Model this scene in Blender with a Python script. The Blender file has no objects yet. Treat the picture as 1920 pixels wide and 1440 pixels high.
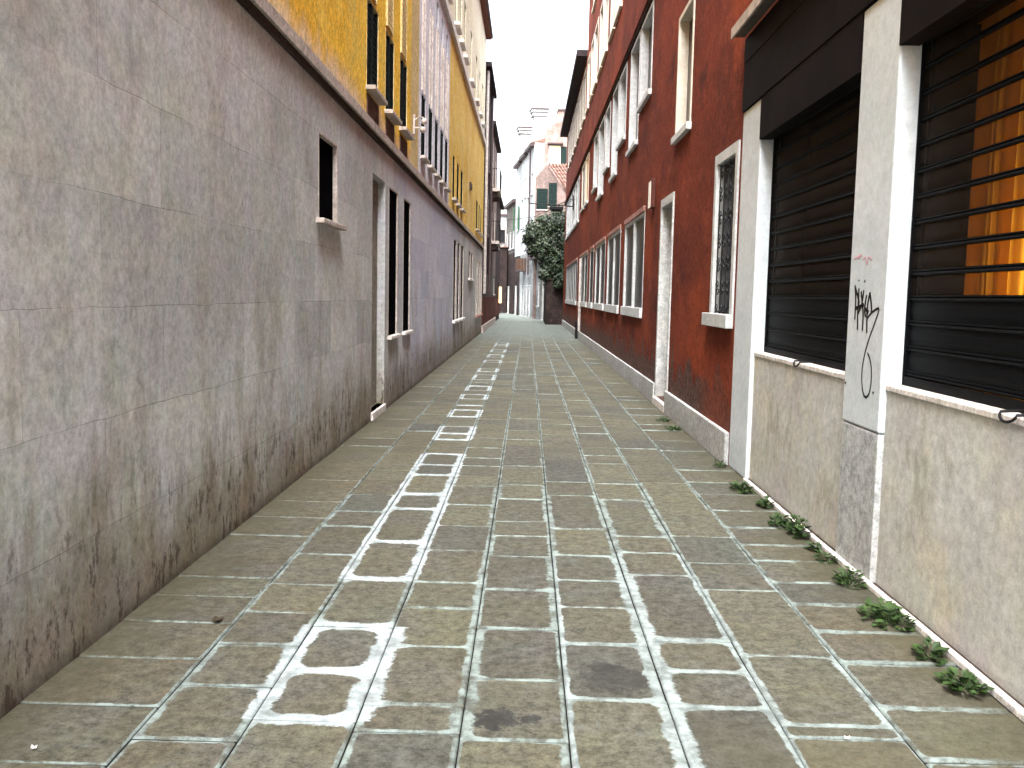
import bpy, math, random
from mathutils import Vector, Matrix
random.seed(7)
rad = math.radians
SC = bpy.context.scene
COL = SC.collection

# ------------------------------------------------------------ camera
F, PITCH, YAW, ROLL, EYE = 1740.2, 0.09536, -0.014736, 0.020624, 1.55
cam_d = bpy.data.cameras.new('camera')
cam_d.sensor_width = 36.0
cam_d.lens = F * 36.0 / 1920.0
cam_d.clip_start = 0.05
cam_d.clip_end = 2000
cam = bpy.data.objects.new('camera', cam_d)
COL.objects.link(cam)
fw = Vector((math.sin(YAW) * math.cos(PITCH), math.cos(YAW) * math.cos(PITCH), -math.sin(PITCH)))
rt = Vector((math.cos(YAW), -math.sin(YAW), 0))
up = rt.cross(fw)
r2 = math.cos(ROLL) * rt + math.sin(ROLL) * up
u2 = -math.sin(ROLL) * rt + math.cos(ROLL) * up
m = Matrix((r2, u2, -fw)).transposed().to_4x4()
m.translation = Vector((0, 0, EYE))
cam.matrix_world = m
SC.camera = cam

# ------------------------------------------------------------ sky, sun, exposure
SUN_EL, SUN_ROT = rad(60), rad(183)
world = bpy.data.worlds.new("World")
SC.world = world
world.use_nodes = True
wn = world.node_tree.nodes
wl = world.node_tree.links
bg = wn['Background']
sky = wn.new('ShaderNodeTexSky')
sky.sky_type = 'NISHITA'
sky.sun_disc = False
sky.sun_elevation = SUN_EL
sky.sun_rotation = SUN_ROT
sky.air_density = 1.0
sky.dust_density = 6.0
sky.ozone_density = 1.0
hs = wn.new('ShaderNodeHueSaturation')
hs.inputs['Saturation'].default_value = 0.40
wl.new(sky.outputs[0], hs.inputs['Color'])
wl.new(hs.outputs[0], bg.inputs['Color'])
bg.inputs['Strength'].default_value = 0.15
sun_d = bpy.data.lights.new('sun', 'SUN')
sun_d.energy = 0.5
sun_d.angle = rad(40)
sun_d.color = (0.93, 0.97, 1.0)
sun = bpy.data.objects.new('sun', sun_d)
COL.objects.link(sun)
sd = Vector((math.sin(SUN_ROT) * math.cos(SUN_EL), math.cos(SUN_ROT) * math.cos(SUN_EL), math.sin(SUN_EL)))
sun.rotation_euler = sd.to_track_quat('Z', 'Y').to_euler()
SC.view_settings.view_transform = 'Standard'
SC.view_settings.look = 'None'
SC.view_settings.gamma = 1.0
SC.view_settings.exposure = 2.88

# ------------------------------------------------------------ node helpers
class NT:
    def __init__(s, name):
        s.m = bpy.data.materials.new(name)
        s.m.use_nodes = True
        s.t = s.m.node_tree
        s.b = s.t.nodes['Principled BSDF']
        s.b.inputs['Roughness'].default_value = 0.9
        g = s.t.nodes.new('ShaderNodeNewGeometry')
        s.pos = g.outputs['Position']
        sp = s.t.nodes.new('ShaderNodeSeparateXYZ')
        s.t.links.new(s.pos, sp.inputs[0])
        s.x, s.y, s.z = sp.outputs
    def set(s, inp, v):
        if isinstance(v, bpy.types.NodeSocket):
            s.t.links.new(v, inp)
        elif isinstance(v, (tuple, list)) and len(v) == 3 and inp.type == 'RGBA':
            inp.default_value = (*v, 1)
        else:
            inp.default_value = v
    def math(s, op, a, b=0.0, c=None, clamp=False):
        n = s.t.nodes.new('ShaderNodeMath')
        n.operation = op
        n.use_clamp = clamp
        s.set(n.inputs[0], a)
        s.set(n.inputs[1], b)
        if c is not None:
            s.set(n.inputs[2], c)
        return n.outputs[0]
    def mul(s, a, b): return s.math('MULTIPLY', a, b)
    def add(s, a, b): return s.math('ADD', a, b)
    def sub(s, a, b): return s.math('SUBTRACT', a, b)
    def ss(s, v, lo, hi, a=0.0, b=1.0):
        n = s.t.nodes.new('ShaderNodeMapRange')
        n.interpolation_type = 'SMOOTHSTEP'
        s.set(n.inputs['Value'], v)
        for k, q in (('From Min', lo), ('From Max', hi), ('To Min', a), ('To Max', b)):
            s.set(n.inputs[k], q)
        return n.outputs[0]
    def noise(s, scale, detail=3.0, rough=0.55, stretch=(1, 1, 1), off=0.0, vec=None):
        mp = s.t.nodes.new('ShaderNodeMapping')
        s.set(mp.inputs['Vector'], vec or s.pos)
        mp.inputs['Scale'].default_value = stretch
        mp.inputs['Location'].default_value = (off, off * 1.7, off * 0.6)
        n = s.t.nodes.new('ShaderNodeTexNoise')
        n.inputs['Scale'].default_value = scale
        n.inputs['Detail'].default_value = detail
        n.inputs['Roughness'].default_value = rough
        s.t.links.new(mp.outputs[0], n.inputs['Vector'])
        return n.outputs['Fac']
    def mix(s, f, a, b, mode='MIX'):
        n = s.t.nodes.new('ShaderNodeMix')
        n.data_type = 'RGBA'
        n.blend_type = mode
        s.set(n.inputs[0], f)
        s.set(n.inputs[6], a)
        s.set(n.inputs[7], b)
        return n.outputs[2]
    def gain(s, c, f):
        """multiply colour by a scalar"""
        n = s.t.nodes.new('ShaderNodeVectorMath')
        n.operation = 'SCALE'
        s.set(n.inputs[0], c)
        s.set(n.inputs['Scale'], f)
        return n.outputs[0]
    def attr(s, name):
        n = s.t.nodes.new('ShaderNodeAttribute')
        n.attribute_name = name
        sp = s.t.nodes.new('ShaderNodeSeparateColor')
        s.t.links.new(n.outputs['Color'], sp.inputs[0])
        return sp.outputs[0], sp.outputs[1], sp.outputs[2], n.outputs['Alpha']
    def grain(s, c, amp, chroma=0.10):
        n = s.t.nodes.new('ShaderNodeTexNoise')
        n.inputs['Scale'].default_value = 17
        n.inputs['Detail'].default_value = 11
        n.inputs['Roughness'].default_value = 0.93
        s.t.links.new(s.pos, n.inputs['Vector'])
        c = s.gain(c, s.ss(n.outputs['Fac'], 0.34, 0.66, 1 - amp, 1 + amp))
        n2 = s.t.nodes.new('ShaderNodeTexNoise')
        n2.inputs['Scale'].default_value = 2.6
        n2.inputs['Detail'].default_value = 9
        n2.inputs['Roughness'].default_value = 0.8
        s.t.links.new(s.pos, n2.inputs['Vector'])
        return s.mix(chroma, c, n2.outputs['Color'], 'OVERLAY')
    def bump(s, h, strength=0.4, dist=0.01):
        n = s.t.nodes.new('ShaderNodeBump')
        n.inputs['Strength'].default_value = strength
        n.inputs['Distance'].default_value = dist
        s.set(n.inputs['Height'], h)
        s.t.links.new(n.outputs[0], s.b.inputs['Normal'])
    def done(s, col, rough=None):
        s.set(s.b.inputs['Base Color'], col)
        if rough is not None:
            s.set(s.b.inputs['Roughness'], rough)
        return s.m

def plaster(name, base, dark, light, sc=1.0, grain=0.24, streak=0.5, low_dirt=0.0, bumpd=0.004, rough=0.9, off=0.0,
            extra=None, sdirt=(0.05, 0.04, 0.03), chroma=0.10):
    t = NT(name)
    n1 = t.noise(0.9 * sc, 5, 0.6, (1, 0.5, 1), off=off)
    n2 = t.noise(4.0 * sc, 5, 0.65, (1, 0.4, 1), off=off + 3)
    st = t.noise(3.0 * sc, 6, 0.7, (1, 0.5, 0.3), off=off + 7)
    gr = t.noise(50, 8, 0.88)
    c = t.mix(t.ss(n1, 0.35, 0.7), dark, base)
    c = t.mix(t.mul(t.ss(n2, 0.45, 0.75), 0.6), c, light)
    c = t.mix(t.mul(t.ss(st, 0.52, 0.75), streak), c, dark)
    if low_dirt > 0:
        st2 = t.noise(9, 5, 0.65, (1, 1, 0.3), off=off + 11)
        h = t.add(t.z, t.mul(t.sub(st2, 0.5), 1.2))
        c = t.mix(t.mul(t.ss(h, 0.05, 0.75, 1, 0), low_dirt), c, sdirt)
    if extra:
        c = extra(t, c)
    c = t.grain(c, grain * 2.3, chroma)
    t.b.inputs['Specular IOR Level'].default_value = 0.08
    t.bump(t.add(t.mul(gr, 0.4), n2), 0.5, bumpd)
    return t.done(c, rough)

M = {}
# ---- left cladding: pinkish grey stone courses half a metre high, dirty at the foot
def make_clad():
    t = NT('pink_grey_cladding')
    n1 = t.noise(0.7, 4, 0.6, (1, 0.6, 1))
    n2 = t.noise(2.6, 6, 0.65, (1, 0.55, 1))
    st = t.noise(3.2, 6, 0.7, (1, 0.6, 0.28), off=2)
    gr = t.noise(50, 8, 0.88)
    mp = t.t.nodes.new('ShaderNodeCombineXYZ')
    wob = t.mul(t.sub(t.noise(3.5, 3, 0.5, off=30), 0.5), 0.03)
    t.set(mp.inputs[0], t.y)
    t.set(mp.inputs[1], t.add(t.sub(t.z, -0.015), wob))
    br = t.t.nodes.new('ShaderNodeTexBrick')
    br.inputs['Scale'].default_value = 1.0
    br.inputs['Mortar Size'].default_value = 0.0022
    br.inputs['Mortar Smooth'].default_value = 0.6
    br.inputs['Brick Width'].default_value = 1.35
    br.inputs['Row Height'].default_value = 0.492
    br.inputs['Bias'].default_value = 0.0
    br.inputs['Color1'].default_value = (0.36, 0.37, 0.38, 1)
    br.inputs['Color2'].default_value = (0.66, 0.65, 0.64, 1)
    br.inputs['Mortar'].default_value = (0.5, 0.5, 0.5, 1)
    t.t.links.new(mp.outputs[0], br.inputs['Vector'])
    c = t.mix(t.ss(n1, 0.35, 0.68), (0.45, 0.46, 0.45), (0.565, 0.58, 0.58))
    c = t.mix(t.mul(t.ss(n2, 0.5, 0.75), 0.45), c, (0.53, 0.53, 0.46))
    # cooler, lilac stretch in the middle of the wall
    lil = t.mul(t.ss(t.add(t.y, t.mul(t.sub(n2, 0.5), 4)), 11.0, 16.0), t.ss(t.y, 22.0, 29.0, 1, 0))
    c = t.mix(t.mul(lil, 0.8), c, (0.56, 0.58, 0.70))
    c = t.mix(0.5, c, br.outputs['Color'], 'OVERLAY')
    c = t.mix(t.mul(t.ss(st, 0.5, 0.72), 0.55), c, (0.30, 0.29, 0.27))
    # broad wash stains, mostly in the lower metre and a half
    ws = t.noise(1.7, 6, 0.7, (1, 1, 0.45), off=5)
    hz = t.ss(t.z, 0.5, 2.3, 1, 0.25)
    c = t.mix(t.mul(t.mul(t.ss(ws, 0.47, 0.66), 0.62), hz), c, (0.25, 0.225, 0.17))
    # brown grime rising from the foot
    st2 = t.noise(7.5, 6, 0.7, (1, 1, 0.24), off=9)
    st3 = t.noise(1.6, 3, 0.6, (1, 1, 0.3), off=14)
    h = t.add(t.sub(t.z, t.mul(t.sub(st2, 0.5), 1.1)), t.mul(t.sub(st3, 0.5), -0.9))
    c = t.mix(t.mul(t.ss(h, 0.05, 0.85, 1, 0), 0.68), c, (0.155, 0.112, 0.055))
    bl = t.noise(11, 6, 0.75, (1, 1, 0.45), off=21)
    c = t.mix(t.mul(t.mul(t.ss(bl, 0.53, 0.62), t.ss(t.z, 0.2, 1.0, 1, 0)), 0.8), c, (0.065, 0.045, 0.035))
    c = t.mix(t.mul(t.ss(t.z, 0.0, 0.10, 1, 0), 0.55), c, (0.05, 0.038, 0.03))  # lowest band of grime also paints the contact shade at the ground
    # joints: come and go along their length
    jn = t.noise(0.8, 2, 0.5, off=40)
    jm = t.mul(br.outputs['Fac'], t.ss(jn, 0.4, 0.6, 0.1, 0.75))
    c = t.mix(jm, c, (0.13, 0.10, 0.085))
    c = t.grain(c, 0.36, 0.20)
    t.b.inputs['Specular IOR Level'].default_value = 0.08
    t.bump(t.add(t.mul(gr, 0.35), t.sub(n2, t.mul(jm, 1.2))), 0.45, 0.004)
    return t.done(c, 0.85)
M['clad'] = make_clad()

def yellow_extra(t, c):
    n = t.noise(0.8, 4, 0.6, off=51)
    c = t.mix(t.mul(t.ss(n, 0.5, 0.68), 0.5), c, (0.62, 0.52, 0.16))
    n2 = t.noise(2.2, 4, 0.6, (1, 1, 0.35), off=52)
    h = t.add(t.z, t.mul(t.sub(n2, 0.5), 0.7))
    c = t.mix(t.mul(t.ss(h, 3.45, 3.85, 1, 0), 0.85), c, (0.66, 0.56, 0.46))
    return c
M['yellow'] = plaster('ochre_plaster', (0.90, 0.60, 0.07), (0.80, 0.46, 0.04), (0.92, 0.68, 0.14), streak=0.3, extra=yellow_extra, off=1, chroma=0.03)
def yellow2_extra(t, c):
    n2 = t.noise(2.2, 4, 0.6, (1, 1, 0.1), off=52)
    c = t.mix(t.mul(t.ss(n2, 0.5, 0.62), 0.55), c, (0.78, 0.66, 0.36))
    return c
M['yellow_far'] = plaster('pale_ochre_plaster', (0.82, 0.60, 0.16), (0.74, 0.48, 0.10), (0.86, 0.72, 0.36), streak=0.5, extra=yellow2_extra, off=4)
M['beige'] = plaster('beige_plaster', (0.68, 0.54, 0.26), (0.58, 0.44, 0.20), (0.74, 0.62, 0.36), off=6)
M['lilac'] = plaster('lilac_white_plaster', (0.74, 0.75, 0.82), (0.64, 0.65, 0.72), (0.80, 0.81, 0.87), streak=0.5, off=8)
M['cream'] = plaster('cream_plaster', (0.74, 0.70, 0.54), (0.64, 0.58, 0.42), (0.78, 0.76, 0.66), streak=0.5, off=10)
M['white_band'] = plaster('white_band', (0.78, 0.76, 0.72), (0.66, 0.62, 0.58), (0.82, 0.8, 0.78), off=12)
M['pale_stone'] = plaster('pale_stone', (0.52, 0.46, 0.42), (0.42, 0.36, 0.32), (0.60, 0.55, 0.50), sc=3, off=14)
M['grime'] = plaster('dark_grime', (0.06, 0.045, 0.04), (0.04, 0.03, 0.025), (0.09, 0.06, 0.05), sc=2)  # real dirt by the threshold, painted shade under the ledges
M['rust_stain'] = plaster('rust_stain', (0.16, 0.10, 0.07), (0.10, 0.06, 0.05), (0.26, 0.18, 0.13), sc=3)

def red_extra(t, c):
    n = t.noise(1.1, 5, 0.65, (1, 0.45, 0.5), off=61)
    c = t.mix(t.mul(t.ss(n, 0.52, 0.7), 0.75), c, (0.29, 0.058, 0.020))
    n2 = t.noise(2.0, 6, 0.7, (1, 0.45, 0.6), off=62)
    c = t.mix(t.mul(t.ss(n2, 0.5, 0.72), 0.75), c, (0.048, 0.018, 0.015))
    # plaster worn away to grey brick near the foot, between the door and the shop
    n3 = t.noise(2.3, 4, 0.6, (1, 1, 0.8), off=65)
    h = t.add(t.z, t.mul(t.sub(n3, 0.5), 1.7))
    yy = t.add(t.ss(t.y, 9.6, 10.6, 0.5, 1), 0.0)
    worn = t.mul(t.ss(h, 0.62, 0.74, 1, 0), yy)
    cr = t.noise(16, 5, 0.7, off=66)
    wc = t.mix(t.ss(cr, 0.35, 0.65), (0.04, 0.033, 0.03), (0.14, 0.09, 0.075))
    c = t.mix(t.mul(worn, 0.85), c, wc)
    return c
M['red'] = plaster('red_plaster', (0.195, 0.041, 0.020), (0.125, 0.029, 0.017), (0.24, 0.060, 0.031), streak=0.35, extra=red_extra, off=16, bumpd=0.008)
M['white_stone'] = plaster('white_stone', (0.60, 0.625, 0.63), (0.48, 0.50, 0.50), (0.68, 0.70, 0.70), sc=2.5, streak=0.3, off=18, grain=0.1)
M['cream_stone'] = plaster('cream_stone', (0.66, 0.62, 0.53), (0.56, 0.51, 0.43), (0.70, 0.66, 0.60), sc=2.5, streak=0.3, off=19, grain=0.06)
M['pink_stone'] = plaster('pink_stone', (0.42, 0.24, 0.20), (0.30, 0.15, 0.12), (0.50, 0.33, 0.29), sc=3, off=20)
M['plinth'] = plaster('plinth_stone', (0.56, 0.575, 0.57), (0.44, 0.45, 0.44), (0.64, 0.65, 0.645), sc=2, low_dirt=0.25, off=22)
def pillar_extra(t, c):
    n = t.noise(1.8, 4, 0.6, off=71)
    c = t.mix(t.mul(t.ss(n, 0.5, 0.7), 0.5), c, (0.60, 0.70, 0.73))
    g = t.noise(5, 5, 0.7, (1, 1, 0.5), off=72)
    c = t.mix(t.mul(t.mul(t.ss(g, 0.52, 0.66), t.ss(t.z, 0.1, 0.9, 1, 0)), 0.45), c, (0.34, 0.31, 0.25))
    return c
M['pillar'] = plaster('white_painted_pillar', (0.66, 0.72, 0.76), (0.58, 0.64, 0.68), (0.70, 0.76, 0.79), sc=2, streak=0.12, off=24, grain=0.07, extra=pillar_extra)
M['pillar_base'] = plaster('grey_pillar_base', (0.52, 0.545, 0.56), (0.42, 0.44, 0.45), (0.60, 0.62, 0.63), sc=2, streak=0.25, low_dirt=0.3, off=25, sdirt=(0.28, 0.26, 0.2))
def parapet_extra(t, c):
    n = t.noise(1.4, 4, 0.6, off=81)
    c = t.mix(t.mul(t.ss(n, 0.48, 0.7), 0.6), c, (0.60, 0.55, 0.40))
    g = t.noise(3.4, 6, 0.72, (1, 1, 0.5), off=82)
    c = t.mix(t.mul(t.ss(g, 0.53, 0.68), 0.5), c, (0.27, 0.25, 0.19))
    g2 = t.noise(2.1, 3, 0.6, off=84)
    c = t.mix(t.mul(t.ss(g2, 0.52, 0.66), 0.45), c, (0.46, 0.44, 0.45))
    return c
M['parapet'] = plaster('stained_cement_render', (0.59, 0.595, 0.57), (0.50, 0.505, 0.485), (0.68, 0.685, 0.67), sc=1.6, low_dirt=0.3, off=26, extra=parapet_extra, grain=0.13, sdirt=(0.34, 0.32, 0.24))
M['marble'] = plaster('marble_strip', (0.72, 0.69, 0.66), (0.58, 0.54, 0.5), (0.78, 0.76, 0.73), sc=6, streak=0.0, off=28)

def simple(name, col, rough=0.6, metal=0.0, var=0.25, sc=8.0, grain=0.0, spec=0.12):
    t = NT(name)
    t.b.inputs['Specular IOR Level'].default_value = spec
    n = t.noise(sc, 4, 0.6)
    rgb = t.t.nodes.new('ShaderNodeRGB')
    rgb.outputs[0].default_value = (*col, 1)
    c = t.gain(rgb.outputs[0], t.ss(n, 0.3, 0.7, 1 - var, 1 + var))
    if grain:
        c = t.gain(c, t.ss(t.noise(170, 2, 0.7), 0.2, 0.8, 1 - grain, 1 + grain))
    t.b.inputs['Metallic'].default_value = metal
    t.bump(n, 0.2, 0.003)
    return t.done(c, rough)
M['fascia'] = simple('dark_brown_fascia', (0.009, 0.0066, 0.007), 0.65, 0, 0.3, 3, 0.25, spec=0.03)
M['canopy'] = simple('canopy_metal', (0.10, 0.085, 0.07), 0.6)
M['canopy_edge'] = simple('canopy_edge', (0.42, 0.36, 0.30), 0.5)
M['iron'] = simple('black_iron', (0.018, 0.018, 0.020), 0.5, 0.3)
M['ironwork'] = simple('wrought_iron', (0.035, 0.037, 0.04), 0.5, 0.2)
M['green_shutter'] = simple('dark_green_shutter', (0.008, 0.013, 0.012), 0.7, spec=0.02)
M['green_bright'] = simple('green_shutter_paint', (0.02, 0.10, 0.035), 0.6)
M['dark_green'] = simple('bottle_green_shutter', (0.008, 0.018, 0.016), 0.7)
M['void'] = simple('dark_shutter_board', (0.004, 0.004, 0.005), 0.8, spec=0.0)
M['wood_dark'] = simple('dark_wood', (0.03, 0.02, 0.016), 0.6)
M['eave_brown'] = simple('brown_eave_boards', (0.16, 0.07, 0.05), 0.8)
M['eave_dark'] = simple('dark_eave_boards', (0.035, 0.028, 0.03), 0.8)
M['pipe_white'] = simple('pale_pipe', (0.5, 0.45, 0.42), 0.5)
M['pipe_dark'] = simple('dark_pipe', (0.07, 0.05, 0.05), 0.5)
M['door_grey'] = plaster('stone_grey_door', (0.26, 0.24, 0.20), (0.18, 0.165, 0.14), (0.32, 0.30, 0.26), off=29)
M['soot'] = plaster('sooty_plaster', (0.040, 0.028, 0.026), (0.02, 0.015, 0.015), (0.07, 0.05, 0.046), streak=0.6, off=30)
M['greywall'] = plaster('weathered_grey_plaster', (0.14, 0.135, 0.12), (0.07, 0.065, 0.06), (0.20, 0.19, 0.18), streak=0.8, off=31)
M['pinkwall'] = plaster('faded_pink_plaster', (0.20, 0.15, 0.135), (0.12, 0.09, 0.08), (0.27, 0.21, 0.19), streak=0.7, off=32)
M['pinkbrick'] = plaster('pale_pink_brick', (0.32, 0.23, 0.205), (0.20, 0.12, 0.10), (0.40, 0.31, 0.285), sc=2, streak=0.5, off=33)
M['whitewall'] = plaster('white_plaster', (0.50, 0.525, 0.52), (0.30, 0.32, 0.315), (0.56, 0.58, 0.575), streak=0.9, off=34)
M['palegrey'] = plaster('pale_grey_plaster', (0.28, 0.295, 0.295), (0.13, 0.135, 0.13), (0.37, 0.385, 0.385), streak=0.9, off=36)
M['redplinth'] = plaster('maroon_plinth', (0.12, 0.045, 0.035), (0.08, 0.03, 0.025), (0.16, 0.07, 0.05), off=35)
M['graffiti'] = simple('black_marker', (0.012, 0.012, 0.014), 0.5)
M['graffiti_pink'] = simple('faded_pink_marker', (0.55, 0.36, 0.42), 0.7)
M['bark'] = simple('bark', (0.06, 0.045, 0.03), 0.9)

def glass(name, col, rough=0.12):
    t = NT(name)
    n = t.noise(1.3, 2, 0.5)
    rgb = t.t.nodes.new('ShaderNodeRGB')
    rgb.outputs[0].default_value = (*col, 1)
    c = t.gain(rgb.outputs[0], t.ss(n, 0.3, 0.7, 0.7, 1.3))
    t.b.inputs['Specular IOR Level'].default_value = 0.22
    return t.done(c, rough)
M['glass'] = glass('dark_window_glass', (0.012, 0.012, 0.015), 0.35)
M['glass_curtain'] = glass('curtained_glass', (0.07, 0.055, 0.05), 0.35)
def lit(name, col, e):
    t = NT(name)
    n = t.noise(3, 2, 0.5)
    rgb = t.t.nodes.new('ShaderNodeRGB')
    rgb.outputs[0].default_value = (*col, 1)
    t.set(t.b.inputs['Emission Color'], rgb.outputs[0])
    t.set(t.b.inputs['Emission Strength'], t.mul(t.ss(n, 0.3, 0.7, 0.7, 1.2), e))
    return t.done((0.2, 0.15, 0.08), 0.5)
M['lit'] = lit('lit_window', (1.0, 0.72, 0.30), 0.42)
M['lit_dim'] = lit('dim_lit_window', (1.0, 0.45, 0.10), 0.05)

def tiles_mat():
    t = NT('terracotta_tiles')
    n = t.noise(9, 3, 0.6)
    n2 = t.noise(2, 3, 0.6)
    c = t.mix(t.ss(n, 0.35, 0.65), (0.10, 0.045, 0.035), (0.30, 0.17, 0.135))
    c = t.mix(t.mul(t.ss(n2, 0.5, 0.7), 0.6), c, (0.30, 0.26, 0.235))
    return t.done(c, 0.9)
M['tiles'] = tiles_mat()

# ---- roller shutter: solid ribs, perforated bands (the holes are far below a pixel)
def perf_mat():
    t = NT('perforated_slat_metal')
    t.b.inputs['Specular IOR Level'].default_value = 0.03
    n = t.noise(5, 3, 0.6)
    c = t.mix(n, (0.012, 0.009, 0.007), (0.022, 0.016, 0.012))
    t.done(c, 0.55)
    tr = t.t.nodes.new('ShaderNodeBsdfTransparent')
    mx = t.t.nodes.new('ShaderNodeMixShader')
    mx.inputs[0].default_value = 0.27
    t.t.links.new(t.b.outputs[0], mx.inputs[1])
    t.t.links.new(tr.outputs[0], mx.inputs[2])
    out = t.t.nodes['Material Output']
    t.t.links.new(mx.outputs[0], out.inputs['Surface'])
    return t.m
M['perf'] = perf_mat()
M['slat'] = simple('shutter_slat_metal', (0.0045, 0.005, 0.006), 0.5, 0.0, 0.2, 4, spec=0.03)
def curtain_mat():
    t = NT('orange_curtain')
    rgb = t.t.nodes.new('ShaderNodeBsdfTranslucent')
    rgb.inputs['Color'].default_value = (1.0, 0.56, 0.07, 1)
    mx = t.t.nodes.new('ShaderNodeMixShader')
    mx.inputs[0].default_value = 0.6
    t.done((0.85, 0.45, 0.07), 0.9)
    t.t.links.new(t.b.outputs[0], mx.inputs[1])
    t.t.links.new(rgb.outputs[0], mx.inputs[2])
    t.t.links.new(mx.outputs[0], t.t.nodes['Material Output'].inputs['Surface'])
    return t.m
M['curtain'] = curtain_mat()

# ---- paving
def paving_mat():
    t = NT('worn_trachyte_slabs')
    A = t.attr('edge'); Mg = t.attr('margin'); W = t.attr('white'); T = t.attr('tint')
    wob = t.noise(6.5, 6, 0.7)
    wob2 = t.noise(42, 3, 0.65, off=3)
    tot = None; wt = None
    for d, mg, w in zip(A, Mg, W):
        q = t.sub(1.0, t.math('DIVIDE', d, t.add(t.mul(mg, 2.0), 0.0005)))
        q = t.math('MAXIMUM', q, 0.0)
        q = t.math('POWER', q, 1.4)
        tot = q if tot is None else t.add(tot, q)
        ww = t.mul(q, w)
        wt = ww if wt is None else t.add(wt, ww)
    white = t.math('DIVIDE', wt, t.add(tot, 0.001), clamp=True)
    f = t.add(tot, t.add(t.mul(t.sub(wob, 0.5), 1.0), t.mul(t.sub(wob2, 0.5), 0.38)))
    cem = t.ss(f, 0.33, 0.50)
    # stone
    gr = t.noise(50, 8, 0.88)
    n1 = t.noise(2.6, 5, 0.65, off=5)
    n2 = t.noise(14, 5, 0.7, off=6)
    base = t.mix(T[0], (0.068, 0.070, 0.057), (0.100, 0.097, 0.065))
    base = t.mix(t.mul(T[1], 0.42), base, (0.100, 0.076, 0.040))
    base = t.mix(t.mul(T[2], 0.55), base, (0.042, 0.044, 0.042))
    base = t.mix(t.mul(t.ss(n1, 0.42, 0.7), 0.45), base, (0.088, 0.091, 0.086))
    base = t.mix(t.mul(t.ss(n2, 0.52, 0.72), 0.35), base, (0.062, 0.058, 0.044))
    base = t.grain(base, 0.85, 0.14)
    vo = t.t.nodes.new('ShaderNodeTexVoronoi')
    vo.inputs['Scale'].default_value = 13
    t.t.links.new(t.pos, vo.inputs['Vector'])
    spot = t.mul(t.math('LESS_THAN', vo.outputs['Distance'], 0.10), t.ss(t.noise(2.0, 2, 0.5, off=77), 0.5, 0.62))
    base = t.mix(t.mul(spot, 0.75), base, (0.03, 0.028, 0.025))
    # black blotch on one slab ahead of the viewer
    def blotch(px, py, r, c, k=0.85):
        dx = t.math('POWER', t.math('ABSOLUTE', t.sub(t.x, px)), 2.0)
        dy = t.math('POWER', t.math('ABSOLUTE', t.sub(t.y, py)), 2.0)
        d = t.math('SQRT', t.add(dx, dy))
        g = t.add(d, t.mul(t.sub(t.noise(26, 4, 0.7, off=88), 0.5), r * 1.9))
        return t.mix(t.mul(t.ss(g, r * 0.5, r * 0.75, 1, 0), k), c, (0.02, 0.02, 0.019))
    base = blotch(-0.08, 3.27, 0.13, base)
    base = blotch(0.05, 3.28, 0.055, base)
    base = blotch(0.40, 3.66, 0.22, base, 0.6)
    base = blotch(0.34, 3.80, 0.09, base, 0.5)
    base = blotch(0.22, 6.45, 0.08, base, 0.6)
    film = t.mul(t.ss(t.noise(5.5, 7, 0.78, off=91), 0.54, 0.72), 0.45)
    base = t.mix(film, base, (0.15, 0.165, 0.155))
    damp = t.mul(t.ss(t.noise(1.1, 5, 0.7, off=93), 0.55, 0.7), 0.45)
    base = t.mix(damp, base, (0.050, 0.048, 0.036))
    # cement
    cn = t.noise(11, 5, 0.7, off=9)
    grey = t.mix(t.ss(cn, 0.35, 0.65), (0.10, 0.118, 0.108), (0.24, 0.295, 0.28))
    wcol = t.mix(t.ss(cn, 0.3, 0.6), (0.22, 0.26, 0.265), (0.40, 0.455, 0.47))
    worn = t.ss(t.noise(4.0, 6, 0.75, off=95), 0.36, 0.55, 0.45, 1.0)
    cc = t.mix(t.mul(white, worn), grey, wcol)
    cc = t.gain(cc, t.ss(gr, 0.2, 0.8, 0.9, 1.1))
    cf = t.mul(cem, t.ss(t.add(cn, t.mul(white, 0.6)), 0.36, 0.52, 0.35, 1.0))
    col = t.mix(cf, base, cc)
    # moss and dirt along the two walls, deepened to paint contact shade
    ed = t.math('MINIMUM', t.sub(t.x, -1.86), t.sub(1.9, t.x))
    md = t.noise(3.5, 5, 0.7, off=12)
    mf = t.ss(t.sub(ed, t.mul(t.sub(md, 0.5), 0.9)), 0.0, 0.42, 1, 0)
    col = t.mix(t.mul(mf, 0.6), col, (0.055, 0.050, 0.028))
    mg2 = t.noise(0.5, 4, 0.6, off=15)
    col = t.mix(t.mul(t.mul(t.ss(mg2, 0.5, 0.7), 0.5), t.sub(1.0, cf)), col, (0.08, 0.072, 0.042))
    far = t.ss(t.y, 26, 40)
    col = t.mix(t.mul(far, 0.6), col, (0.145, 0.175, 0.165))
    col = t.mix(t.ss(t.z, -0.012, -0.0075, 1, 0), col, (0.014, 0.015, 0.013))
    t.bump(t.add(t.mul(gr, 0.8), t.add(n2, t.mul(cem, 0.4))), 0.8, 0.006)
    rg = t.ss(n1, 0.3, 0.7, 0.62, 0.85)
    t.b.inputs['Specular IOR Level'].default_value = 0.25
    return t.done(col, rg)
M['paving'] = paving_mat()
M['joint'] = simple('joint_dirt', (0.012, 0.0125, 0.011), 0.95)
M['ground'] = simple('ground_dirt', (0.12, 0.11, 0.1), 0.95, 0, 0.3, 1)

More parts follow.
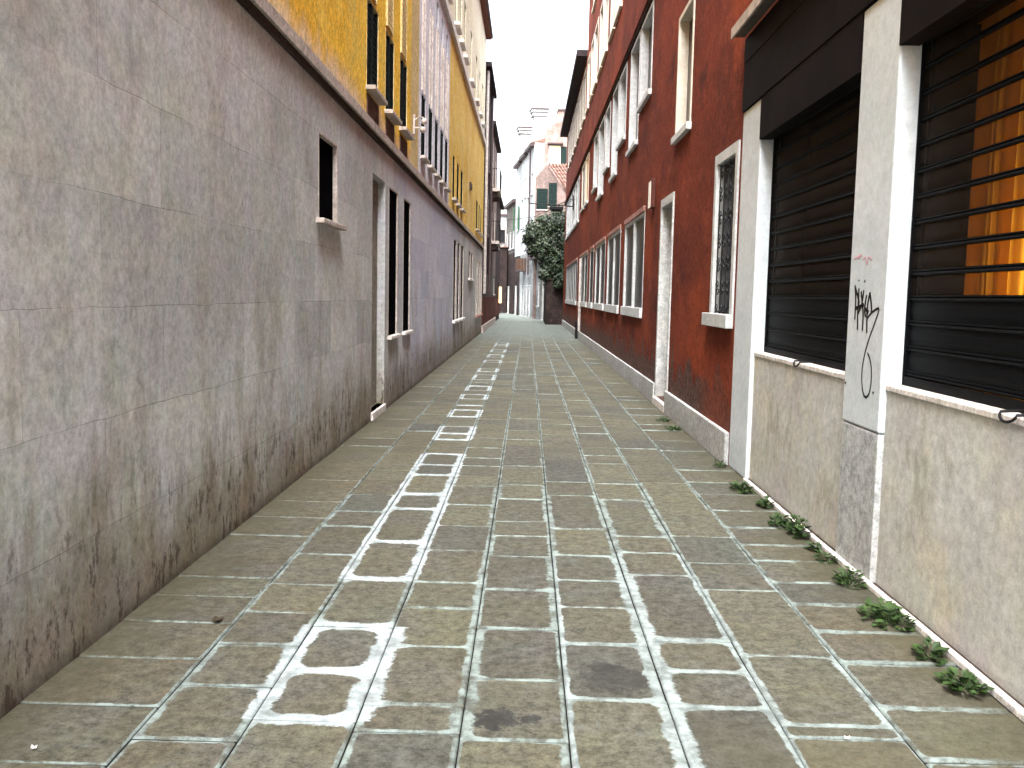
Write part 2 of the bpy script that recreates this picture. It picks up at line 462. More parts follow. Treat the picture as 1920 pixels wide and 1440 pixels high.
def leaf_mat(name, a, b, c3):
    t = NT(name)
    n = t.noise(1.4, 3, 0.6)
    n2 = t.noise(11, 2, 0.6, off=4)
    c = t.mix(t.ss(n, 0.35, 0.65), a, b)
    c = t.mix(t.mul(t.ss(n2, 0.5, 0.7), 0.8), c, c3)
    return t.done(c, 0.6)
M['ivy'] = leaf_mat('ivy_leaves', (0.008, 0.016, 0.008), (0.018, 0.038, 0.014), (0.06, 0.09, 0.028))
M['weed'] = leaf_mat('weed_leaves', (0.012, 0.035, 0.005), (0.025, 0.06, 0.008), (0.05, 0.10, 0.018))

# ------------------------------------------------------------ mesh helpers
class MB:
    def __init__(s): s.v = []; s.f = []
    def quad(s, a, b, c, d):
        n = len(s.v); s.v += [a, b, c, d]; s.f.append((n, n + 1, n + 2, n + 3)); return s
    def poly(s, pts):
        n = len(s.v); s.v += list(pts); s.f.append(tuple(range(n, n + len(pts)))); return s
    def box(s, x0, x1, y0, y1, z0, z1):
        if x0 > x1: x0, x1 = x1, x0
        if y0 > y1: y0, y1 = y1, y0
        if z0 > z1: z0, z1 = z1, z0
        n = len(s.v)
        s.v += [(x0, y0, z0), (x1, y0, z0), (x1, y1, z0), (x0, y1, z0), (x0, y0, z1), (x1, y0, z1), (x1, y1, z1), (x0, y1, z1)]
        for q in ((0, 3, 2, 1), (4, 5, 6, 7), (0, 1, 5, 4), (1, 2, 6, 5), (2, 3, 7, 6), (3, 0, 4, 7)):
            s.f.append(tuple(n + i for i in q))
        return s
    def tube(s, pts, r, seg=6, flat=None):
        pts = [Vector(p) for p in pts]
        rings = []
        for i, p in enumerate(pts):
            d = (pts[min(i + 1, len(pts) - 1)] - pts[max(i - 1, 0)]).normalized()
            a = d.orthogonal().normalized() if abs(d.x) > 0.9 else d.cross(Vector((1, 0, 0))).normalized()
            b = d.cross(a)
            n = len(s.v)
            rr = r[i] if isinstance(r, (list, tuple)) else r
            for k in range(seg):
                t = 2 * math.pi * k / seg
                o = a * math.cos(t) * rr + b * math.sin(t) * rr
                if flat: o = Vector((o.x * flat[0], o.y * flat[1], o.z * flat[2]))
                s.v.append(tuple(p + o))
            rings.append(n)
        for a, b in zip(rings, rings[1:]):
            for k in range(seg):
                k2 = (k + 1) % seg
                s.f.append((a + k, a + k2, b + k2, b + k))
        s.f.append(tuple(rings[0] + k for k in reversed(range(seg))))
        s.f.append(tuple(rings[-1] + k for k in range(seg)))
        return s
    def build(s, name, mat, parent=None, bevel=0.0, smooth=False):
        me = bpy.data.meshes.new(name)
        me.from_pydata([tuple(v) for v in s.v], [], s.f)
        me.materials.append(mat)
        if smooth:
            for p in me.polygons: p.use_smooth = True
        me.update()
        o = bpy.data.objects.new(name, me)
        COL.objects.link(o)
        if parent is not None: o.parent = parent
        if bevel:
            b = o.modifiers.new('bevel', 'BEVEL'); b.width = bevel; b.segments = 2; b.limit_method = 'ANGLE'
        return o

def tag(o, label, cat, group=None):
    o['label'] = label; o['category'] = cat
    if group: o['group'] = group
    return o
def thing(name, label, cat, loc=(0, 0, 0), rz=0.0, group=None):
    o = bpy.data.objects.new(name, None); o.empty_display_size = 0.3
    COL.objects.link(o); o.location = loc; o.rotation_euler = (0, 0, rz)
    return tag(o, label, cat, group)
def struct(o):
    o['kind'] = 'structure'; return o

def facade(mb, u0, u1, z0, z1, holes=(), rdep=0.2, D=6.0):
    """front wall in the plane y=0 (y grows into the building), with openings and their reveals"""
    us = sorted({u0, u1, *[h[0] for h in holes], *[h[1] for h in holes]})
    zs = sorted({z0, z1, *[h[2] for h in holes], *[h[3] for h in holes]})
    for a, b in zip(us, us[1:]):
        for c, d in zip(zs, zs[1:]):
            mu, mz = (a + b) / 2, (c + d) / 2
            if any(h[0] < mu < h[1] and h[2] < mz < h[3] for h in holes): continue
            mb.quad((a, 0, c), (b, 0, c), (b, 0, d), (a, 0, d))
    for h in holes:
        a, b, c, d = h[:4]
        r = h[4] if len(h) > 4 else rdep
        mb.quad((a, 0, c), (a, r, c), (a, r, d), (a, 0, d))
        mb.quad((b, 0, d), (b, r, d), (b, r, c), (b, 0, c))
        mb.quad((a, 0, d), (a, r, d), (b, r, d), (b, 0, d))
        mb.quad((a, 0, c), (b, 0, c), (b, r, c), (a, r, c))
    mb.quad((u0, 0, z0), (u0, 0, z1), (u0, D, z1), (u0, D, z0))
    mb.quad((u1, 0, z0), (u1, D, z0), (u1, D, z1), (u1, 0, z1))
    mb.quad((u0, D, z0), (u0, D, z1), (u1, D, z1), (u1, D, z0))
    mb.quad((u0, 0, z1), (u1, 0, z1), (u1, D, z1), (u0, D, z1))
    return mb

def window(par, u0, u1, z0, z1, rec=0.12, fw=0.05, fmat='pale_stone', pmat='void', sill=None, smat=None, proud=0.012,
           shutter=None, mull=0, name='window', frame=True, lintel=None, panes=True):
    """opening u0..u1; the window object is the pane, frame / sill / shutter are its children"""
    w = MB().box(u0 - 0.01, u1 + 0.01, rec, rec + 0.04, z0 - 0.01, z1 + 0.01)
    win = w.build(name, M[pmat], par)
    if frame:
        f = MB()
        f.box(u0, u0 + fw, -proud, rec - 0.003, z0, z1)
        f.box(u1 - fw, u1, -proud, rec - 0.003, z0, z1)
        f.box(u0 + fw, u1 - fw, -proud, rec - 0.003, z1 - fw, z1)
        if lintel: f.box(u0 - 0.06, u1 + 0.06, -proud - 0.01, 0.03, z1 + 0.002, z1 + lintel)
        f.build('frame', M[fmat], win)
    if mull:
        g = MB()
        wid = (u1 - u0 - 2 * fw)
        for k in range(1, mull + 1):
            c = u0 + fw + wid * k / (mull + 1)
            g.box(c - 0.03, c + 0.03, rec - 0.05, rec - 0.001, z0, z1 - fw)
        g.box(u0 + fw, u1 - fw, rec - 0.045, rec - 0.002, (z0 * 0.4 + z1 * 0.6) - 0.025, (z0 * 0.4 + z1 * 0.6) + 0.025)
        g.build('casement', M['white_stone'] if fmat != 'pale_stone' else M['wood_dark'], win)
    if shutter:
        s = MB(); r0 = rec - 0.06
        mid = (u0 + u1) / 2
        for a, b in ((u0 + fw + 0.004, mid - 0.004), (mid + 0.004, u1 - fw - 0.004)):
            s.box(a, a + 0.05, r0, r0 + 0.035, z0 + .004, z1 - fw - .004); s.box(b - 0.05, b, r0, r0 + 0.035, z0 + .004, z1 - fw - .004)
            n = int((z1 - z0) / 0.07)
            for k in range(n):
                zz = z0 + 0.02 + k * (z1 - z0 - fw - 0.06) / n
                s.box(a + 0.051, b - 0.051, r0 + 0.008, r0 + 0.028, zz, zz + 0.045)
        s.build('shutter', M[shutter], win)
    if sill:
        so, sh, sp = sill          # overhang each side, height, projection
        MB().box(u0 - so, u1 + so, -sp, rec - 0.004, z0 - sh, z0).build('sill', M[smat or fmat], win, 0.006)
    return win

def left_bld(name, label, Y0, x=-1.86): return thing(name, label, 'building', (x, Y0, 0), rad(90))
def right_bld(name, label, Y1, x=1.92): return thing(name, label, 'building', (x, Y1, 0), rad(-90))

# ============================================================ GROUND
g = MB().quad((-400, -400, -0.03), (400, -400, -0.03), (400, 400, -0.03), (-400, 400, -0.03)).build('ground', M['ground'])
struct(g)

colX = [-1.90, -1.34, -0.97, -0.59, -0.205, 0.18, 0.575, 0.965, 1.385, 2.0]
meas = {0: [2.1, 2.5, 2.88, 3.31, 3.76, 4.19, 4.56, 4.88, 5.29], 1: [2.7, 3.06, 3.51, 3.94, 4.35, 4.78],
        2: [2.3, 2.75, 3.23, 3.67, 4.19, 4.91, 5.67, 6.58, 7.08, 7.84, 8.31, 8.91, 9.82, 10.25, 10.8, 11.71, 12.4, 12.92, 13.73, 14.33, 14.98, 15.7, 16.3, 16.9, 17.93, 18.7, 19.52, 20.3, 21.24, 22.0, 23.09, 24.1, 25.29, 26.4, 27.94, 29.0, 30.15],
        3: [2.7, 3.16, 3.38, 3.96, 4.47, 4.88, 5.51, 6.12], 4: [2.7, 3.11, 3.63, 4.21, 4.78, 5.41, 5.89, 6.29],
        5: [2.9, 3.47, 4.04, 4.54, 4.98, 5.47, 6.11, 7.15, 7.67, 8.65, 9.91], 6: [2.85, 3.42, 3.76, 4.11, 5.1, 5.57, 5.95, 7.05],
        7: [2.7, 3.2, 3.29, 3.96, 4.86, 5.37, 5.98], 8: [2.6, 3.05, 3.46, 3.9, 4.27, 4.66, 5.03, 5.45, 5.81, 6.25, 6.75, 7.31, 7.8]}
# stretches of the second column whose joints are freshly pointed in white: (y0, y1, rails?)
white_runs = [(3.23, 4.19, 1), (4.91, 8.91, 1), (9.82, 10.8, 1), (11.71, 12.4, 1), (12.92, 12.93, 0), (13.73, 14.33, 1), (14.98, 15.7, 1), (16.9, 17.93, 1),
              (18.7, 19.52, 1), (21.24, 22.0, 1), (23.09, 24.1, 1), (25.29, 26.4, 1), (27.94, 30.15, 1)]
def is_white(y): return any(a - 0.01 <= y <= b + 0.01 for a, b, r in white_runs)
def rail(y): return any(r and a < y < b for a, b, r in white_runs)
pv = []; pf = []; attrs = {'edge': [], 'margin': [], 'white': [], 'tint': []}
def slab(x0, x1, y0, y1, m, tint, colno):
    gp = random.uniform(0.002, 0.0036); gy = random.uniform(0.003, 0.007)
    X0, X1, Y0, Y1 = x0 + gp, x1 - gp, y0 + gy, y1 - gy
    dz = random.uniform(-0.003, 0.003); tx = random.uniform(-0.006, 0.006); ty = random.uniform(-0.006, 0.006)
    skx = random.uniform(-0.012, 0.012) if 0 < colno < 8 else 0
    def H(x, y): return dz + tx * (x - x0) + ty * (y - y0)
    cuts = [Y0, Y1]
    if colno in (1, 3):
        for a, b, r in white_runs:
            for q in (a, b):
                if Y0 + 0.02 < q < Y1 - 0.02: cuts.append(q)
    cuts.sort()
    bv = 0.006
    for a, b in zip(cuts, cuts[1:]):
        mm = list(m); wh = [0.0, 0.0, 0.0, 0.0]
        ym = (a + b) / 2
        if ym < 5.4 and colno in (5, 6): wh = [0.45, 0.35, 0.2, 0.2]
        if ym < 5.4 and colno == 7: wh = [0.3, 0.3, 0.1, 0.1]
        if colno == 2:
            if rail(ym):
                k = 0.95 if ym < 4.3 else 0.7
                mm[0] = 0.055 * k; mm[1] = 0.065 * k; wh[0] = wh[1] = 1
            if is_white(y0) and (rail(y0 + .05) or rail(y0 - .05) or True): wh[2] = 1; mm[2] = 0.042
            if is_white(y1): wh[3] = 1; mm[3] = 0.042
        if colno == 1 and rail(ym): wh[1] = 1; mm[1] = 0.045 if ym < 4.3 else 0.026
        if colno == 3 and rail(ym): wh[0] = 1; mm[0] = 0.062 if ym < 4.3 else 0.030
        n = len(pv)
        ca = bv if a == Y0 else 0; cb = bv if b == Y1 else 0
        pts = [(X0 + bv, a + ca), (X1 - bv, a + ca), (X1 - bv, b - cb), (X0 + bv, b - cb)]
        low = [(X0, a), (X1, a), (X1, b), (X0, b)]
        for (x, y) in pts: pv.append((x, y, H(x, y)))
        for (x, y) in low: pv.append((x, y, H(x, y) - 0.007))
        for (x, y) in low: pv.append((x, y, -0.02))
        faces = [(0, 1, 2, 3)]
        for i in range(4):
            j = (i + 1) % 4
            if (i == 0 and a != Y0) or (i == 2 and b != Y1): continue
            faces.append((4 + i, 4 + j, j, i)); faces.append((8 + i, 8 + j, 4 + j, 4 + i))
        allp = pts + low + low
        for fc in faces:
            pf.append(tuple(n + k for k in fc))
            for k in fc:
                x, y = allp[k]
                attrs['edge'] += [x - x0, x1 - x, y - y0, y1 - y]
                attrs['margin'] += mm; attrs['white'] += wh; attrs['tint'] += [*tint, 1.0]
def rows(start, end, first=None):
    ys = list(first) if first else [start]
    while ys[-1] < end:
        ys.append(ys[-1] + random.choice((0.42, 0.5, 0.58, 0.66, 0.8, 1.0)) * random.uniform(0.93, 1.07))
    return ys
for c in range(9):
    f = meas[c]
    pre = []
    q = f[0]
    while q > -8:
        q -= random.uniform(0.4, 0.7); pre.insert(0, q)
    ys = rows(0, 56, pre + f)
    for a, b in zip(ys, ys[1:]):
        r = random.random()
        base = {0: 0.012, 1: 0.030, 2: 0.030, 3: 0.036, 4: 0.036, 5: 0.040, 6: 0.042, 7: 0.030, 8: 0.016}[c]
        base *= 0.85
        if a > 7: base *= 0.55
        mg = [base * random.uniform(0.45, 1.5) for _ in range(4)]
        mg[2] *= 0.55; mg[3] *= 0.6
        if c == 8: mg = [0.015, 0.005, 0.028, 0.024]
        if c == 0: mg = [0.003, 0.012, 0.010, 0.008]
        if a < 4.6 and c in (5, 6): mg[0] = 0.052; mg[1] = 0.030
        if a < 4.6 and c == 5: mg[0] = 0.025; mg[1] = 0.050
        ol = random.uniform(0, 1) * (1.3 if c in (0, 1, 8) else 0.5)
        dk = random.uniform(0, 1) ** 3 * (0.9 if c != 8 else 1.0)
        slab(colX[c], colX[c + 1], a, b, mg, (r, min(ol, 1), dk), c)
# the lane beyond the bend, in wider slabs
for c in range(9):
    xx = -5.6 + c * 0.85
    ys = rows(56.0, 96, [56.0 + random.uniform(0, 0.5)])
    for a, b in zip(ys, ys[1:]):
        slab(xx, xx + 0.85, a, b, [0.02] * 4, (random.random(), 0.2, random.random() ** 3), 9)
me = bpy.data.meshes.new('pavement')
me.from_pydata(pv, [], pf)
for k, v in attrs.items():
    at = me.color_attributes.new(k, 'FLOAT_COLOR', 'CORNER')
    at.data.foreach_set('color', v)
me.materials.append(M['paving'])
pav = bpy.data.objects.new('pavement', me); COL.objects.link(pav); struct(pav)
struct(MB().quad((-5.8, -8, -0.014), (2.2, -8, -0.014), (2.2, 97, -0.014), (-5.8, 97, -0.014)).build('pavement_joint_bed', M['joint']))

# ============================================================ LEFT BUILDINGS
def L_holes(lst, Y0): return [(a - Y0, b - Y0, c, d) + tuple(r) for a, b, c, d, *r in lst]

# ---- near ochre house
Y0 = -3.0
A = left_bld('ochre_house', 'near ochre yellow house above a stained pinkish grey stone base, beside the bare doorway', Y0)
lowA = [(8.26, 9.08, 2.19, 2.95, 0.10), (11.12, 12.12, 0.10, 2.96, 0.13), (12.42, 13.27, 0.97, 2.95, 0.12), (13.88, 14.70, 0.97, 2.95, 0.12)]
upA = [(10.66, 11.48, 3.86, 4.87), (12.03, 12.80, 3.86, 4.87), (13.35, 14.15, 3.88, 4.89)]
facade(MB(), 0, 15.6 - Y0, 0, 3.40, L_holes(lowA, Y0)).build('stone_base', M['clad'], A)
up = [(a, b, c, d, 0.10) for a, b, c, d in upA]
facade(MB(), 0, 13.4 - Y0 + 1.2, 3.401, 11.9, L_holes(up, Y0)).build('upper_wall', M['yellow'], A)
facade(MB(), 14.6 - Y0 + .001, 15.6 - Y0, 3.401, 11.9).build('end_wall', M['beige'], A)
MB().box(0, 15.6 - Y0, -0.06, 0.01, 3.405, 3.50).build('string_course', M['pale_stone'], A)
MB().box(0, 15.6 - Y0, -0.035, 0.01, 3.345, 3.402).build('drip_edge', M['grime'], A)  # dark strip paints the shadow and dirt under the ledge
window(A, 8.26 - Y0, 9.08 - Y0, 2.19, 2.95, 0.045, 0.02, 'pale_stone', 'void', (0.10, 0.045, 0.075), proud=0.003)
for a, b, c, d, *_ in lowA[2:]:
    window(A, a - Y0, b - Y0, c, d, 0.022, 0.015, 'pale_stone', 'void', (0.06, 0.045, 0.06), 'white_band', proud=0.003)
for a, b, c, d in upA:
    w = window(A, a - Y0, b - Y0, c, d, 0.07, 0.012, 'beige', 'void', (0.05, 0.05, 0.11), 'pale_stone', proud=0.0025, shutter='green_shutter')
    # open upper half of the same tall opening: a faded louvred panel flush with the plaster
    s = MB()
    for k in range(26):
        s.box(a - Y0 + 0.03, b - Y0 - 0.30, -0.022, -0.004, 4.92 + k * 0.075, 4.975 + k * 0.075)
    s.box(a - Y0 + 0.0, a - Y0 + 0.03, -0.028, 0.0, 4.90, 6.9)
    s.box(b - Y0 - 0.30, b - Y0 - 0.27, -0.028, 0.0, 4.90, 6.9)
    s.build('upper_shutter', M['beige'], w)
    MB().box(a - Y0 + 0.02, b - Y0 - 0.02, -0.012, 0.001, 3.52, 3.785).build('rust_streak', M['rust_stain'], w)
# doorway: stone lining, step and a dark door well back
dr = MB().box(11.12 - Y0, 12.12 - Y0, 0.10, 0.14, 0.10, 2.96).build('door', M['door_grey'], A)
MB().box(11.09 - Y0, 12.12 - Y0, -0.03, 0.098, 0.0, 0.10).build('door_step', M['marble'], dr, 0.01)
# white wall lamp with two globes
lamp = thing('wall_lamp', 'small white twin-globe wall lamp on the ochre house by the corner downpipe', 'lamp', (-1.86, 14.95, 4.05))
b = MB(); b.box(0, 0.03, -0.05, 0.05, 0, 0.30); b.tube([(0.02, 0, 0.22), (0.10, 0, 0.28), (0.16, 0, 0.25)], 0.012); b.tube([(0.02, 0, 0.1), (0.10, 0, 0.1), (0.14, 0, 0.12)], 0.012)
b.build('bracket', M['pale_stone'], lamp)
def ball(mb, c, r, n=8, mrows=6, sz=1.0):
    base = len(mb.v)
    for i in range(mrows + 1):
        th = math.pi * i / mrows
        for k in range(n):
            ph = 2 * math.pi * k / n
            mb.v.append((c[0] + r * math.sin(th) * math.cos(ph), c[1] + r * math.sin(th) * math.sin(ph), c[2] + r * sz * math.cos(th)))
    for i in range(mrows):
        for k in range(n):
            k2 = (k + 1) % n
            mb.f.append((base + i * n + k, base + i * n + k2, base + (i + 1) * n + k2, base + (i + 1) * n + k))
    return mb
for c in ((0.17, 0, 0.20), (0.15, 0, 0.07)):
    ball(MB(), c, 0.05, 10, 8).build('globe', M['pale_stone'], lamp, smooth=True)
# ---- lilac white house
Y0 = 15.6
Bh = left_bld('lilac_house', 'narrow lilac white house between the two yellow houses on the left', Y0)
upB = [(15.95, 16.6, 3.87, 4.93), (17.1, 17.8, 3.87, 4.93), (18.25, 18.9, 3.87, 4.93), (19.35, 20.05, 3.87, 4.93), (20.45, 21.15, 3.87, 4.93)]
tB = [(18.3, 18.75, 6.7, 7.15), (19.35, 19.8, 6.7, 7.15), (20.45, 20.9, 6.7, 7.15)]
facade(MB(), 0.001, 5.9, 0, 3.40).build('stone_base', M['clad'], Bh)
facade(MB(), 0.001, 5.9, 3.401, 7.43, L_holes([(a, b, c, d, 0.1) for a, b, c, d in upB + tB], Y0)).build('middle_wall', M['lilac'], Bh)
tB2 = [(16.3, 17.0, 7.9, 9.3, .1), (17.6, 18.3, 7.9, 9.3, .1), (18.9, 19.6, 7.9, 9.3, .1), (20.2, 20.9, 7.9, 9.3, .1)]
facade(MB(), 0.001, 5.9, 7.431, 11.9, L_holes(tB2, Y0)).build('upper_wall', M['cream'], Bh)
MB().box(0.001, 5.9, -0.06, 0.01, 3.405, 3.50).build('string_course', M['pale_stone'], Bh)
MB().box(0.001, 5.9, -0.035, 0.01, 3.345, 3.402).build('drip_edge', M['grime'], Bh)  # ledge shadow and dirt, painted as a dark strip
MB().box(0.001, 5.9, -0.08, 0.01, 7.43, 7.60).build('white_string_course', M['white_band'], Bh)
for a, b, c, d in upB:
    w = window(Bh, a - Y0, b - Y0, c, d, 0.065, 0.012, 'lilac', 'void', (0.04, 0.05, 0.09), 'pale_stone', proud=0.0025, shutter='green_shutter')
    s = MB(); s.box(a - Y0, a - Y0 + 0.025, -0.03, 0, 4.95, 6.6); s.box(b - Y0 - 0.3, b - Y0 - 0.275, -0.03, 0, 4.95, 6.6)
    s.build('guide_rail', M['pale_stone'], w)
for a, b, c, d in tB: window(Bh, a - Y0, b - Y0, c, d, 0.03, 0.012, 'lilac', 'void', proud=0.0025)
for a, b, c, d, _ in tB2: window(Bh, a - Y0, b - Y0, c, d, 0.04, 0.015, 'cream', 'glass_curtain', (0.05, 0.06, 0.10), 'white_band', proud=0.0025)

# ---- far yellow house
Y0 = 21.501
Cy = left_bld('yellow_house', 'far pale yellow house with a cream top storey and brown eaves on the left', Y0)
lowC = [(23.25, 24.15, .89, 2.92, .1), (24.5, 25.35, .89, 2.92, .1), (25.85, 26.85, .89, 2.92, .1), (29.1, 30.0, 2.06, 2.91, .1), (30.4, 31.3, 2.06, 2.91, .1),
        (33.4, 34.3, .79, 2.86, .1), (35.0, 36.0, .79, 2.86, .1), (36.7, 37.5, .79, 2.86, .1)]
upC = [(22.55, 23.2, 3.85, 4.9, .1), (23.85, 24.6, 3.85, 4.9, .1), (25.2, 26.05, 3.85, 4.9, .1), (32.7, 33.8, 3.84, 4.88, .1), (34.4, 35.2, 3.84, 4.88, .1), (35.7, 36.5, 3.84, 4.88, .1)]
topC = [(y, y + 0.8, 7.95, 9.4, .1) for y in (22.6, 24.1, 25.6, 28.4, 31.2, 33.4, 35.4)]
facade(MB(), 0, 37.9 - Y0, 0, 3.40, L_holes(lowC, Y0)).build('stone_base', M['clad'], Cy)
facade(MB(), 0, 37.9 - Y0, 3.401, 7.43, L_holes(upC, Y0)).build('middle_wall', M['yellow_far'], Cy)
facade(MB(), 0, 37.9 - Y0, 7.431, 11.85, L_holes(topC, Y0)).build('upper_wall', M['cream'], Cy)
MB().box(0, 37.9 - Y0, -0.06, 0.01, 3.405, 3.50).build('string_course', M['pale_stone'], Cy)
MB().box(0, 37.9 - Y0, -0.035, 0.01, 3.345, 3.402).build('drip_edge', M['grime'], Cy)  # same painted strip of shade and dirt below the ledge
MB().box(0, 37.9 - Y0, -0.08, 0.01, 7.43, 7.62).build('white_string_course', M['white_band'], Cy)
for i, (a, b, c, d, _) in enumerate(lowC):
    pink = i >= 5
    window(Cy, a - Y0, b - Y0, c, d, 0.03, 0.06 if pink else 0.015, 'pale_stone', 'void', (0.09, 0.07, 0.07), 'pink_stone' if pink else 'white_band', proud=0.012 if pink else 0.003)
for a, b, c, d, _ in upC:
    window(Cy, a - Y0, b - Y0, c, d, 0.065, 0.012, 'yellow_far', 'void', (0.05, 0.06, 0.10), 'pale_stone', proud=0.0025, shutter='green_shutter')
for a, b, c, d, _ in topC:
    window(Cy, a - Y0, b - Y0, c, d, 0.04, 0.015, 'cream', 'glass_curtain', (0.06, 0.08, 0.12), 'white_band', proud=0.0025)
MB().box(28.9 - Y0, 29.6 - Y0, -0.05, 0.02, 4.80, 4.98).build('vent_hood', M['pipe_dark'], Cy)
MB().box(0, 37.95 - Y0, -0.20, -0.002, 11.62, 11.76).build('eave', M['eave_brown'], Cy)
MB().box(0, 37.95 - Y0, -0.27, -0.201, 11.66, 11.80).build('gutter', M['pipe_dark'], Cy)
# ---- sooty narrow house
Y0 = 37.901
Dh = left_bld('sooty_house', 'narrow dark sooty brown house past the yellow house, with black eaves and pipes', Y0)
hD = [(39.2, 40.1, 4.2, 6.0, .15), (41.8, 42.7, 4.2, 6.0, .15), (39.2, 40.1, 7.0, 8.6, .15), (41.8, 42.7, 7.0, 8.6, .15), (40.4, 41.2, 1.7, 2.6, .15)]
facade(MB(), 0, 6.1, 2.5, 10.9, L_holes([h for h in hD if h[2] > 2.5], Y0)).build('wall', M['soot'], Dh)
facade(MB(), 0, 6.1, 0.0, 2.499, L_holes([(40.4, 41.2, 1.7, 2.4, .15)], Y0)).build('lower_wall', M['greywall'], Dh)
for a, b, c, d, _ in [h for h in hD if h[2] > 2.5] + [(40.4, 41.2, 1.7, 2.4, .15)]:
    window(Dh, a - Y0, b - Y0, c, d, 0.14, 0.06, 'greywall', 'void', (0.06, 0.07, 0.08), shutter='green_shutter' if c > 3 else None)
MB().box(0.0, 6.1, -0.04, 0.0, 0.30, 1.45).build('plinth', M['redplinth'], Dh)
MB().box(0.0, 6.1, -0.08, 0.0, 0.0, 0.30).build('kerb_stone', M['pale_stone'], Dh)
MB().box(0, 6.2, -0.24, -0.002, 10.6, 10.77).build('eave', M['eave_dark'], Dh)
for i, y in enumerate((38.3, 38.75, 43.2)):
    pp = MB().tube([(-1.78, y, 1.6), (-1.78, y, 10.5)], 0.06, 8)
    tag(pp.build('downpipe', M['pipe_dark' if i else 'pipe_white']), ['pale drainpipe at the near corner of the sooty house', 'dark drainpipe beside the pale one on the sooty house', 'dark drainpipe at the far corner of the sooty house'][i], 'pipe')

# ---- faded pink house with balconies
Y0 = 44.01
Eh = left_bld('pink_balcony_house', 'faded pink house with two small balconies beyond the sooty house', Y0)
hE = [(46, 47.2, 6.9, 9.0, .2), (46, 47.2, 3.9, 6.0, .2), (50, 51.2, 6.9, 8.6, .2), (50, 51.2, 4.0, 5.9, .2), (50.6, 51.4, 1.6, 2.4, .2)]
facade(MB(), 0, 9, 2.6, 9.8, L_holes([h for h in hE if h[2] > 2], Y0)).build('wall', M['pinkwall'], Eh)
facade(MB(), 0, 9, 0, 2.599, L_holes([h for h in hE if h[2] < 2], Y0)).build('lower_wall', M['greywall'], Eh)
for a, b, c, d, _ in [h for h in hE if h[2] > 2]:
    window(Eh, a - Y0, b - Y0, c, d, 0.18, 0.08, 'pale_stone', 'void', (0.06, 0.08, 0.08), shutter='green_shutter')
for a, b, c, d, _ in [h for h in hE if h[2] < 2]:
    window(Eh, a - Y0, b - Y0, c, d, 0.18, 0.08, 'pale_stone', 'glass', (0.06, 0.08, 0.08))
MB().box(0.0, 9, -0.04, 0.0, 0.30, 1.45).build('plinth', M['redplinth'], Eh)
MB().box(0.0, 9, -0.08, 0.0, 0.0, 0.30).build('kerb_stone', M['pale_stone'], Eh)
MB().box(0, 9, -0.22, -0.002, 9.45, 9.6).build('eave', M['eave_dark'], Eh)
Kh = left_bld('low_dark_house', 'lower dark house at the bend beyond the faded pink balcony house', 53.02)
facade(MB(), 0, 8.5, 0, 7.3, [(2, 2.9, 4.4, 5.8, .2), (5, 5.9, 4.4, 5.8, .2)]).build('wall', M['soot'], Kh)
for a in (2, 5): window(Kh, a, a + 0.9, 4.4, 5.8, 0.15, 0.07, 'greywall', 'void', (0.06, 0.08, 0.08), shutter='green_shutter')
MB().box(0, 8.5, -0.04, 0.0, 0.30, 1.3).build('plinth', M['redplinth'], Kh)
MB().box(0, 8.6, -0.22, -0.002, 7.1, 7.25).build('eave', M['eave_dark'], Kh)
for z in (6.65, 4.15):
    bb = MB(); bb.box(1.2, 4.2, -0.42, 0, z - 0.14, z)
    bal = bb.build('balcony', M['pale_stone'], Eh)
    r = MB(); r.box(1.2, 4.2, -0.42, -0.39, z + 0.92, z + 0.95)
    for k in range(23): r.box(1.22 + k * 0.132, 1.24 + k * 0.132, -0.415, -0.395, z, z + 0.92)
    r.box(1.2, 1.23, -0.39, 0, z + 0.92, z + 0.95)
    for k in range(4): r.box(1.2, 1.22, -0.35 + k * 0.1, -0.33 + k * 0.1, z, z + 0.92)
    r.build('railing', M['iron'], bal)
    bk = MB(); bk.box(1.5, 1.62, -0.3, 0, z - 0.4, z - 0.141); bk.box(3.7, 3.82, -0.3, 0, z - 0.4, z - 0.141); bk.build('corbel', M['pinkwall'], bal)

# lit yellow shop sign box at the far bend
sg = thing('lit_sign', 'glowing yellow wall sign at the far end of the left side', 'sign', (-1.86, 58.0, 0.55))
MB().box(0, 0.08, -0.05, 0.05, 0.35, 1.75).build('casing', M['iron'], sg)
bx = MB().box(0.081, 0.24, -0.3, 0.3, 0.5, 1.5).build('lit_panel', M['lit'], sg, 0.03)

